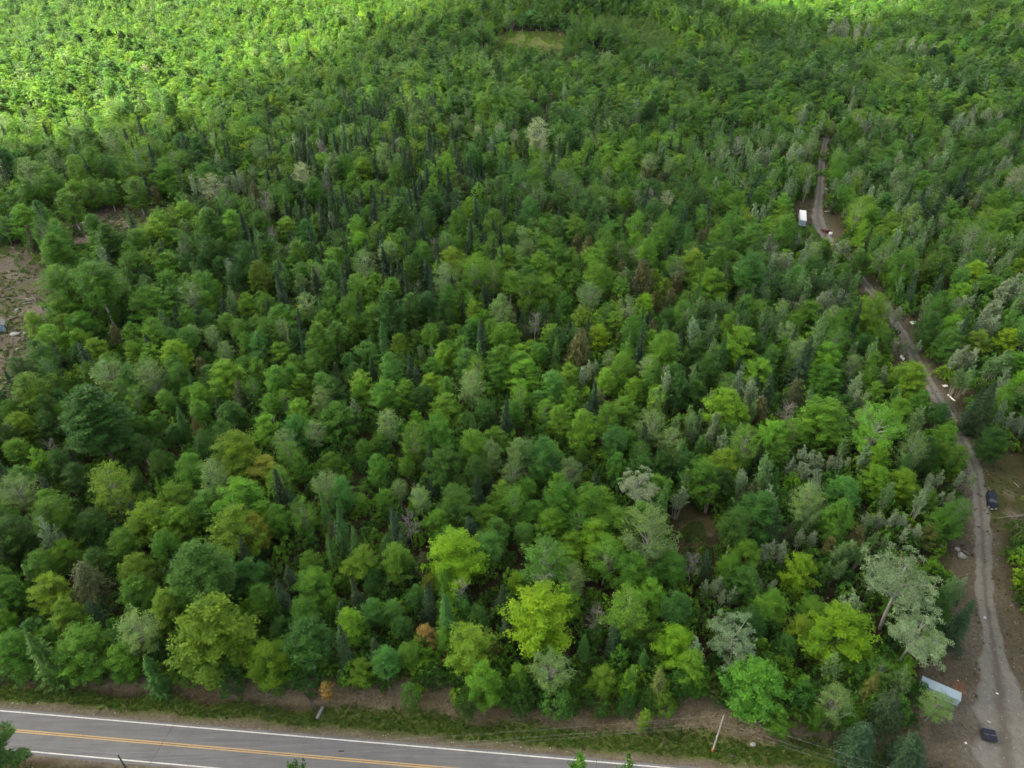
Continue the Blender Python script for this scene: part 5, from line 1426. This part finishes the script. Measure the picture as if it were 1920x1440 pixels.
x, y, d = unp(1560, 428, 0.6)
bm = B(); cyl(bm, (0, 0, 0), (0, 0, 1.1), 0.75, 0.75, 22)
bmesh.ops.bevel(bm, geom=[e for e in bm.edges if abs(e.verts[0].co.z - e.verts[1].co.z) < 1e-4], offset=0.22, segments=3, affect='EDGES')
tn = empty('water_tank', (x, y, hz(x, y)), 0); obj('tank', bm, PLASTW, tn)
bm = B(); cyl(bm, (0, 0, 1.08), (0, 0, 1.2), 0.22, 0.2, 14); obj('lid', bm, DARK, tn)
tag(tn, 'white round plastic tank beside the red tractor', 'tank')

# --- small blue shed at the left edge
x, y, d = unp(-4, 622)
sh = empty('small_shed', (x, y, hz(x, y)), R(28))
bm = B(); prism(bm, [(-2.6, 0), (-2.6, 2.3), (0, 3.3), (2.6, 2.3), (2.6, 0)], -2.0, 2.0); obj('wall', bm, BLUEWALL, sh)
bm = B()
for i in range(9):
    for s in (-1, 1): bx(bm, (0, s * 2.02, 0.25 + i * 0.25), (5.2, 0.03, 0.02))
obj('siding_lap', bm, BLUEWALL, sh)
for s in (-1, 1):
    bm = B(); bx(bm, (s * 1.42, 0, 2.84), (3.25, 4.7, 0.10), ry=s * 0.367); rp = obj('roof', bm, GREYROOF, sh)
    bm = B()
    for i in range(5): bx(bm, (s * (0.35 + i * 0.6), 0, 3.30 - (0.35 + i * 0.6) * 0.384), (0.05, 4.7, 0.03), ry=s * 0.367)
    obj('shingle_course', bm, GREYROOF, rp)
bm = B(); bx(bm, (2.62, 0.2, 1.0), (0.06, 0.9, 2.0)); dr = obj('door', bm, DARK, sh)
bm = B(); cyl(bm, (2.66, -0.1, 1.0), (2.72, -0.1, 1.0), 0.04, 0.04, 8); obj('handle', bm, STEEL, dr)
bm = B(); bx(bm, (0.6, -2.03, 1.4), (0.9, 0.05, 0.8)); wdw = obj('window', bm, WHITE, sh)
bm = B(); bx(bm, (0.6, -2.05, 1.4), (0.75, 0.04, 0.65)); obj('pane', bm, GLASS, wdw)
tag(sh, 'small pale blue shed with grey roof at the left edge clearing', 'shed')

# --- boulders
def boulder(name, px, py, sx_, sy_, sz_, mat, lab, seed, group=None):
    x, y, d = unpg(px, py, 0.1)
    rb = np.random.default_rng(seed); bm = B(); bmesh.ops.create_icosphere(bm, subdivisions=3, radius=1.0)
    dirs = unit(rb.normal(size=(9, 3))); am = rb.uniform(0.55, 0.95, 9)
    for v in bm.verts:
        c = np.array(v.co); 
        for dd, m in zip(dirs, am):
            k = c @ dd
            if k > m: c = c - dd * (k - m) * 0.85
        c = c * (1 + 0.05 * math.sin(c[0] * 7 + seed) * math.sin(c[1] * 6))
        v.co = c * np.array([sx_, sy_, sz_])
    o = obj(name, bm, mat, None, False); o.location = (x, y, hz(x, y) + sz_ * 0.35); o.rotation_euler = (0, 0, rb.uniform(0, 3))
    tag(o, lab, 'boulder', group); return o
boulder('boulder', 28, 627, 1.7, 1.2, 0.7, PALESTONE, 'large pale flat boulder right of the small blue shed', 1, 'pale boulders by the shed')
boulder('boulder', 46, 626, 0.8, 0.7, 0.5, PALESTONE, 'smaller pale boulder between the flat boulder and the white one', 2, 'pale boulders by the shed')
boulder('boulder', 61, 633, 0.75, 0.6, 0.7, WHITEST, 'white boulder farthest right of the small blue shed', 3, 'pale boulders by the shed')
boulder('boulder', 32, 582, 0.9, 0.6, 0.5, PALESTONE, 'pale stone left of the clearing log pile', 4, 'pale boulders by the shed')
boulder('boulder', 33, 655, 0.6, 0.5, 0.4, STONE, 'grey stone in front of the small blue shed', 8, 'pale boulders by the shed')
boulder('boulder', 1804, 1043, 1.0, 0.8, 0.7, STONE, 'largest grey boulder at the left edge of the gravel track', 5, 'boulders beside the gravel track')
boulder('boulder', 1795, 1030, 0.6, 0.5, 0.4, STONE, 'small grey boulder behind the largest trackside boulder', 6, 'boulders beside the gravel track')
boulder('boulder', 1765, 1022, 0.8, 0.6, 0.6, STONE, 'grey boulder half hidden by leaves left of the trackside boulders', 7, 'boulders beside the gravel track')
boulder('boulder', 1412, 1396, 0.5, 0.4, 0.35, STONE, 'grey stone on the bank right of the utility pole', 9)

# --- logs and litter
def log(name, pa, pb, r0, r1, mat, lab, z=0.2, group=None, cat='log', twigs=0):
    a = unpg(*pa, z); b = unpg(*pb, z); rl = np.random.default_rng(int(pa[0] * 7 + pa[1]))
    a3 = np.array([a[0], a[1], hz(a[0], a[1]) + z]); b3 = np.array([b[0], b[1], hz(b[0], b[1]) + z])
    F = Form(); n = 6; t = np.linspace(0, 1, n)[:, None]
    F.tube(a3 + (b3 - a3) * t + rl.normal(size=(n, 3)) * 0.05, np.linspace(r0, r1, n), 8)
    me = F.wood_mesh(name, mat); o = obj(name, me, mat)
    bm = B(); bm.from_mesh(me); bmesh.ops.holes_fill(bm, edges=bm.edges); bm.to_mesh(me); bm.free()
    if twigs:
        G = Form()
        for _ in range(twigs):
            p = a3 + (b3 - a3) * rl.uniform(0.3, 1.0); q = p + unit(unit(b3 - a3) + rl.normal(size=3) * 0.6) * rl.uniform(0.8, 2.6); q[2] = max(q[2], hz(q[0], q[1]) + 0.1)
            G.branch(rl, p, q, 0.05, 0.015, 0.1, 4, 4)
        obj('branch', G.wood_mesh('branch', mat), mat, o)
    tag(o, lab, cat, group); return o
for i, (pa, pb) in enumerate((((40, 566), (70, 559)), ((44, 562), (68, 557)), ((42, 570), (62, 566)))):
    log('log', pa, pb, 0.20, 0.13, LOGM, ('lowest', 'topmost', 'shortest')[i] + ' pale log of the log pile in the left clearing', 0.2 + 0.12 * (i == 1), 'logs in the left clearing')
log('log', (18, 600), (36, 593), 0.25, 0.2, WOODD, 'charred dark log behind the small blue shed', 0.25, 'logs in the left clearing')
log('log', (25, 517), (55, 508), 0.16, 0.09, LOGM, 'thin pale log at the back of the left clearing', 0.15, 'logs in the left clearing')
log('log', (5, 545), (40, 536), 0.16, 0.09, DEADW, 'grey log in the middle of the left clearing', 0.15, 'logs in the left clearing')
log('log', (205, 415), (250, 416), 0.2, 0.1, LOGM, 'long pale log in the bare far clearing', 0.15, 'logs in the far clearing')
log('log', (225, 428), (262, 421), 0.2, 0.1, LOGM, 'slanting pale log in the bare far clearing', 0.15, 'logs in the far clearing')
log('log', (270, 424), (300, 420), 0.2, 0.1, DEADW, 'grey log at the right of the bare far clearing', 0.15, 'logs in the far clearing')
log('fallen_tree', (1960, 958), (1868, 972), 0.16, 0.04, BARKG, 'fallen leafless tree lying right of the parked dark truck', 0.5, None, 'log', 10)
log('fallen_tree', (1985, 965), (1895, 968), 0.12, 0.03, BARKG, 'thinner fallen tree beside the larger fallen one near the truck', 0.8, None, 'log', 6)
log('log', (570, 1300), (601, 1339), 0.16, 0.12, WOODD, 'dark log lying down the bank above the road', 0.15)
log('log', (1236, 1378), (1252, 1400), 0.09, 0.05, BARK, 'brown forked log on the bank left of the utility pole', 0.12, None, 'log', 4)
for i, (pa, pb) in enumerate((((1566, 293), (1580, 290)), ((1567, 291), (1581, 289)), ((1568, 289.5), (1584, 291.5)))):
    log('log', pa, pb, 0.4, 0.35, LOGY, ('left', 'middle', 'right')[i] + ' yellow log of the heap beside the far track', 0.4 + 0.3 * (i == 1), 'yellow logs by the far track')
def junk(name, px, py, sx_, sy_, sz_, mat, lab, cat, rz=0.0, rx=0.0, seed=1, group=None):
    x, y, d = unpg(px, py, 0.15); rb = random.Random(seed)
    bm = B(); bmesh.ops.create_grid(bm, x_segments=7, y_segments=5, size=0.5)
    for v in bm.verts:
        v.co.z = 0.10 * math.sin(v.co.x * 9 + seed) * math.cos(v.co.y * 8 + seed * 2) + rb.uniform(-0.04, 0.04)
        v.co.x += rb.uniform(-0.05, 0.05); v.co.y += rb.uniform(-0.05, 0.05)
    r = bmesh.ops.extrude_face_region(bm, geom=bm.faces[:]); bmesh.ops.translate(bm, vec=(0, 0, -0.12), verts=[g_ for g_ in r['geom'] if isinstance(g_, bmesh.types.BMVert)])
    for v in bm.verts: v.co = Vector((v.co.x * sx_, v.co.y * sy_, v.co.z * sz_))
    o = obj(name, bm, mat, None); o.location = (x, y, hz(x, y) + 0.25 * sz_ + abs(math.sin(rx)) * sy_ * 0.4); o.rotation_euler = (rx, 0, rz)
    tag(o, lab, cat, group); return o
junk('crumpled_sheet', 1712, 606, 1.9, 1.3, 1.4, PLASTW, 'white crumpled sheet right of the track behind two poplars', 'sheet', 0.3, 0.2, 1, 'litter along the track')
junk('crumpled_sheet', 1691, 673, 1.5, 1.6, 1.4, PLASTW, 'white sheet standing left of the gravel track bend', 'sheet', 0.9, 0.7, 2, 'litter along the track')
junk('crumpled_sheet', 1772, 724, 1.4, 0.7, 1.2, PLASTW, 'white litter at the right of the track above the curved board', 'sheet', 0.1, 0.1, 3, 'litter along the track')
junk('crumpled_sheet', 1778, 741, 0.5, 0.5, 1.0, PLASTW, 'smallest white scrap beside the curved white board', 'sheet', 0.1, 0.1, 4, 'litter along the track')
junk('curved_board', 1785, 748, 0.45, 1.9, 1.0, PLASTW, 'curved white board lying right of the gravel track', 'board', 0.35, 0.1, 5, 'litter along the track')
junk('crumpled_sheet', 1741, 764, 1.5, 0.5, 1.0, STONE, 'grey scrap at the left edge of the gravel track', 'sheet', -0.4, 0.1, 6, 'litter along the track')
junk('crumpled_sheet', 1727, 752, 1.0, 0.5, 1.0, PLASTW, 'pale scrap just left of the grey trackside scrap', 'sheet', 0.4, 0.1, 7, 'litter along the track')
junk('crumpled_sheet', 1549, 354, 1.0, 1.2, 1.2, PLASTW, 'white bag on the right edge of the far track', 'sheet', 0.4, 0.3, 8, 'litter along the track')
junk('crumpled_sheet', 1572, 344, 2.0, 1.1, 1.0, PALEBLUE, 'pale bluish sheet in the grass right of the far track', 'sheet', 0.4, 0.1, 9, 'litter along the track')
junk('crumpled_sheet', 1553, 287, 1.6, 0.9, 1.0, PLASTW, 'pale scrap left of the yellow log heap', 'sheet', 0.0, 0.1, 10, 'litter along the track')
junk('crumpled_sheet', 1551, 396, 2.4, 0.7, 1.0, LOGY, 'tan board pile behind the red tractor', 'board', 0.2, 0.1, 11, 'litter along the track')
junk('crumpled_sheet', 1811, 1393, 0.35, 0.3, 0.6, PLASTW, 'small white scrap left of the dark dumpster', 'sheet', 0.2, 0.1, 12, 'litter on the gravel yard')
junk('crumpled_sheet', 1855, 1353, 0.55, 0.25, 0.5, LOGM, 'pale cardboard scrap behind the dark dumpster', 'sheet', -0.5, 0.1, 13, 'litter on the gravel yard')
junk('crumpled_sheet', 1870, 1300, 0.4, 0.25, 0.5, PLASTW, 'small pale scrap in the middle of the gravel yard', 'sheet', -0.5, 0.1, 14, 'litter on the gravel yard')
junk('crumpled_sheet', 1847, 1158, 0.4, 0.4, 0.6, PLASTW, 'small white scrap on the left rut of the near track', 'sheet', -0.5, 0.1, 15, 'litter on the gravel yard')
junk('tyre_scrap', 640, 1408, 0.9, 0.18, 0.4, RUBBER, 'strip of black tyre lying on the paved road', 'tyre', 0.05, 0.0, 16)
junk('crumpled_sheet', 1372, 1418, 0.7, 0.5, 0.9, WOODD, 'dark bag in the grass right of the pole foot', 'bag', 0.05, 0.0, 17)

# --- culvert pipe in the ditch
x, y, d = unp(600, 1338, -0.3)
cu = empty('culvert_pipe', (x, y, hz(x, y)), R(75))
bm = B(); cyl(bm, (-1.2, 0, 0.30), (1.2, 0, 0.30), 0.34, 0.34, 18); obj('pipe', bm, STEEL, cu)
bm = B(); cyl(bm, (1.18, 0, 0.30), (1.21, 0, 0.30), 0.29, 0.29, 18); cyl(bm, (-1.21, 0, 0.30), (-1.18, 0, 0.30), 0.29, 0.29, 18); obj('mouth', bm, DARK, cu)
tag(cu, 'dark culvert pipe in the roadside ditch below the forest edge', 'pipe')

# --- utility poles and wires
def pole(px, py, H_, mat, lab, wrap=False, xy=None):
    x, y = xy if xy else unp(px, py, 0)[:2]
    p = empty('utility_pole', (x, y, hz(x, y)), 0)
    bm = B(); cyl(bm, (0, 0, -0.3), (0, 0, H_), 0.15, 0.10, 12); obj('shaft', bm, mat, p)
    bm = B(); cyl(bm, (0, 0, H_ - 0.02), (0, 0, H_ + 0.35), 0.025, 0.02, 6); cyl(bm, (0, 0, H_ + 0.3), (0, 0, H_ + 0.45), 0.06, 0.05, 8); obj('insulator', bm, STONE, p)
    for z in (H_ - 1.7, H_ - 2.7):
        bm = B(); bx(bm, (0, 0.16, z), (0.08, 0.2, 0.10)); obj('bracket', bm, STEEL, p)
    if wrap:
        bm = B(); cyl(bm, (0, 0, -0.05), (0, 0, 0.75), 0.27, 0.21, 12); obj('base_wrap', bm, AMBER, p)
    tag(p, lab, 'utility pole', 'utility poles along the road')
    return Vector((x, y, hz(x, y) + H_ + 0.4))
top1 = pole(1337, 1406, 10.6, WOODP, 'pale wooden utility pole with orange foot on the far roadside bank', True)
tl = unp(218, 1411, 9.6)
top0 = pole(0, 0, 9.2, WOODD, 'dark utility pole top on the near side of the paved road', False, (tl[0], tl[1]))
e2 = unp(1655, 1440, 9.6); far2 = Vector((e2[0], e2[1], 0)) - Vector((top1.x, top1.y, 0))
q2 = Vector((top1.x, top1.y, 0)) + far2 * 1.7
top2 = pole(0, 0, 10.2, WOODP, 'utility pole by the gravel yard beyond the lower edge', False, (q2.x, q2.y))
e3 = unp(70, 1397, 9.4); dl = Vector((e3[0], e3[1], 0)) - Vector((top0.x, top0.y, 0))
q3 = Vector((top0.x, top0.y, 0)) + dl * 3.2
top3 = pole(0, 0, 9.2, WOODD, 'utility pole along the near verge beyond the left edge', False, (q3.x, q3.y))
def wire(drop, lab):
    F = Form()
    P = [top3, top0, top1, top2]
    pts = []
    for a, b in zip(P[:-1], P[1:]):
        sag = 0.011 * (b - a).length
        for t in np.linspace(0, 1, 15)[: (15 if b is top2 else 14)]:
            c = a.lerp(b, t); pts.append((c.x, c.y, c.z - drop - 4 * sag * t * (1 - t)))
    F.tube(pts, [0.013] * len(pts), 5)
    o = obj('power_wire', F.wood_mesh('power_wire', WIRE), WIRE)
    tag(o, lab, 'wire', 'wires strung between the utility poles')
wire(0.0, 'topmost wire strung between the utility poles over the road')
wire(2.0, 'middle wire strung between the utility poles over the road')
wire(3.1, 'lowest wire strung between the utility poles over the road')

# --- slash: broken sticks left on the cut-over ground
sc_ = bpy.data.collections.new('stick_forms')
for v in range(3):
    rg = np.random.default_rng(300 + v); F = Form(); F.branch(rg, [-0.8, 0, 0.06], [0.8, 0.1, 0.12], 0.06, 0.025, 0.06, 5, 4)
    for _ in range(3): F.branch(rg, [rg.uniform(-0.5, 0.6), 0, 0.08], [rg.uniform(-0.5, 1), rg.uniform(-0.7, 0.7), 0.25], 0.03, 0.012, 0.05, 4, 3)
    sc_.objects.link(bpy.data.objects.new('stick_form_%d' % v, F.wood_mesh('stick_form', DEADW if v else LOGM)))
xs, ys = [], []
for poly, n in ((CL_LEFT, 700), (CL_LEFT2, 420), (CL_TRUCK, 14), (CL_APRON, 30)):
    P_ = np.array(poly); x = rng.uniform(P_[:, 0].min(), P_[:, 0].max(), n * 2); y = rng.uniform(P_[:, 1].min(), P_[:, 1].max(), n * 2)
    m = inpoly(x, y, poly); xs.append(x[m][:n]); ys.append(y[m][:n])
x = np.concatenate(xs); y = np.concatenate(ys); n = len(x)
td2, ts2 = track_dist(x, y); m = td2 > track_w(y) + 0.5; x, y = x[m], y[m]; n = len(x)
s_ = rng.uniform(0.3, 1.1, n)[:, None] * np.ones((1, 3))
scatter('slash', np.stack([x, y, height(x, y)], 1), np.stack([np.zeros(n), np.zeros(n), rng.uniform(0, 6.28, n)], 1), s_, np.ones((n, 3)) * 0.3, rng.integers(0, 3, n), sc_, 'broken sticks and slash on the cut ground', None)

# --- loose stones on the gravel yard, the track and the road shoulder
pc_ = bpy.data.collections.new('stone_forms')
for v in range(3):
    bm = B(); bmesh.ops.create_icosphere(bm, subdivisions=1, radius=0.12)
    rs_ = random.Random(v)
    for q in bm.verts: q.co = q.co * rs_.uniform(0.7, 1.25); q.co.z *= 0.6
    me = bpy.data.meshes.new('stone_form'); bm.to_mesh(me); bm.free(); me.materials.append((STONE, PALESTONE, BARKG)[v])
    pc_.objects.link(bpy.data.objects.new('stone_form_%d' % v, me))
x = rng.uniform(62, 150, 7000); y = rng.uniform(57, 200, 7000)
d3_, _s = track_dist(x, y)
m = (road_t(x, y) > 4.5) & ((inpoly(x, y, CL_APRON) & (rng.random(len(x)) < 0.6)) | (d3_ < track_w(y) + 1.5))
x, y = x[m], y[m]
sx2, sy2, _t = verge_pts(120, 3.9, 5.2)
x = np.concatenate([x, sx2]); y = np.concatenate([y, sy2]); n = len(x)
d3_, _s = track_dist(x, y)
zz_ = height(x, y) + np.where(d3_ < track_w(y), 0.08, 0.02)
s_ = (rng.uniform(0.25, 1.0, n) ** 2 * 0.9 + 0.2)[:, None] * np.ones((1, 3))
scatter('loose_stones', np.stack([x, y, zz_], 1), rng.uniform(0, 6.28, (n, 3)) * [0.1, 0.1, 1], s_, np.ones((n, 3)) * 0.3, rng.integers(0, 3, n), pc_, 'loose stones scattered on the gravel yard, track and road shoulder', None)

# ------------------------------------------------------------------ thin summer haze in the air between the camera and the far hills
z0, z1 = float(Zg.min()) - 1.0, max(CAM_H + 4.0, float(Zg.max()) + 28.0)
bm = B(); bx(bm, (0, 0, (z0 + z1) / 2), (7200, 7200, z1 - z0))
hv = bpy.data.materials.new('haze_air'); hv.use_nodes = True
ht = hv.node_tree; ht.nodes.clear()
vo = ht.nodes.new('ShaderNodeVolumePrincipled'); vo.inputs['Color'].default_value = (0.86, 0.92, 1.0, 1); vo.inputs['Density'].default_value = 0.000016
ho = ht.nodes.new('ShaderNodeOutputMaterial'); ht.links.new(vo.outputs[0], ho.inputs['Volume'])
hb = obj('haze', bm, hv); tag(hb, 'thin pale haze in the air over the forest', None, None, 'stuff')
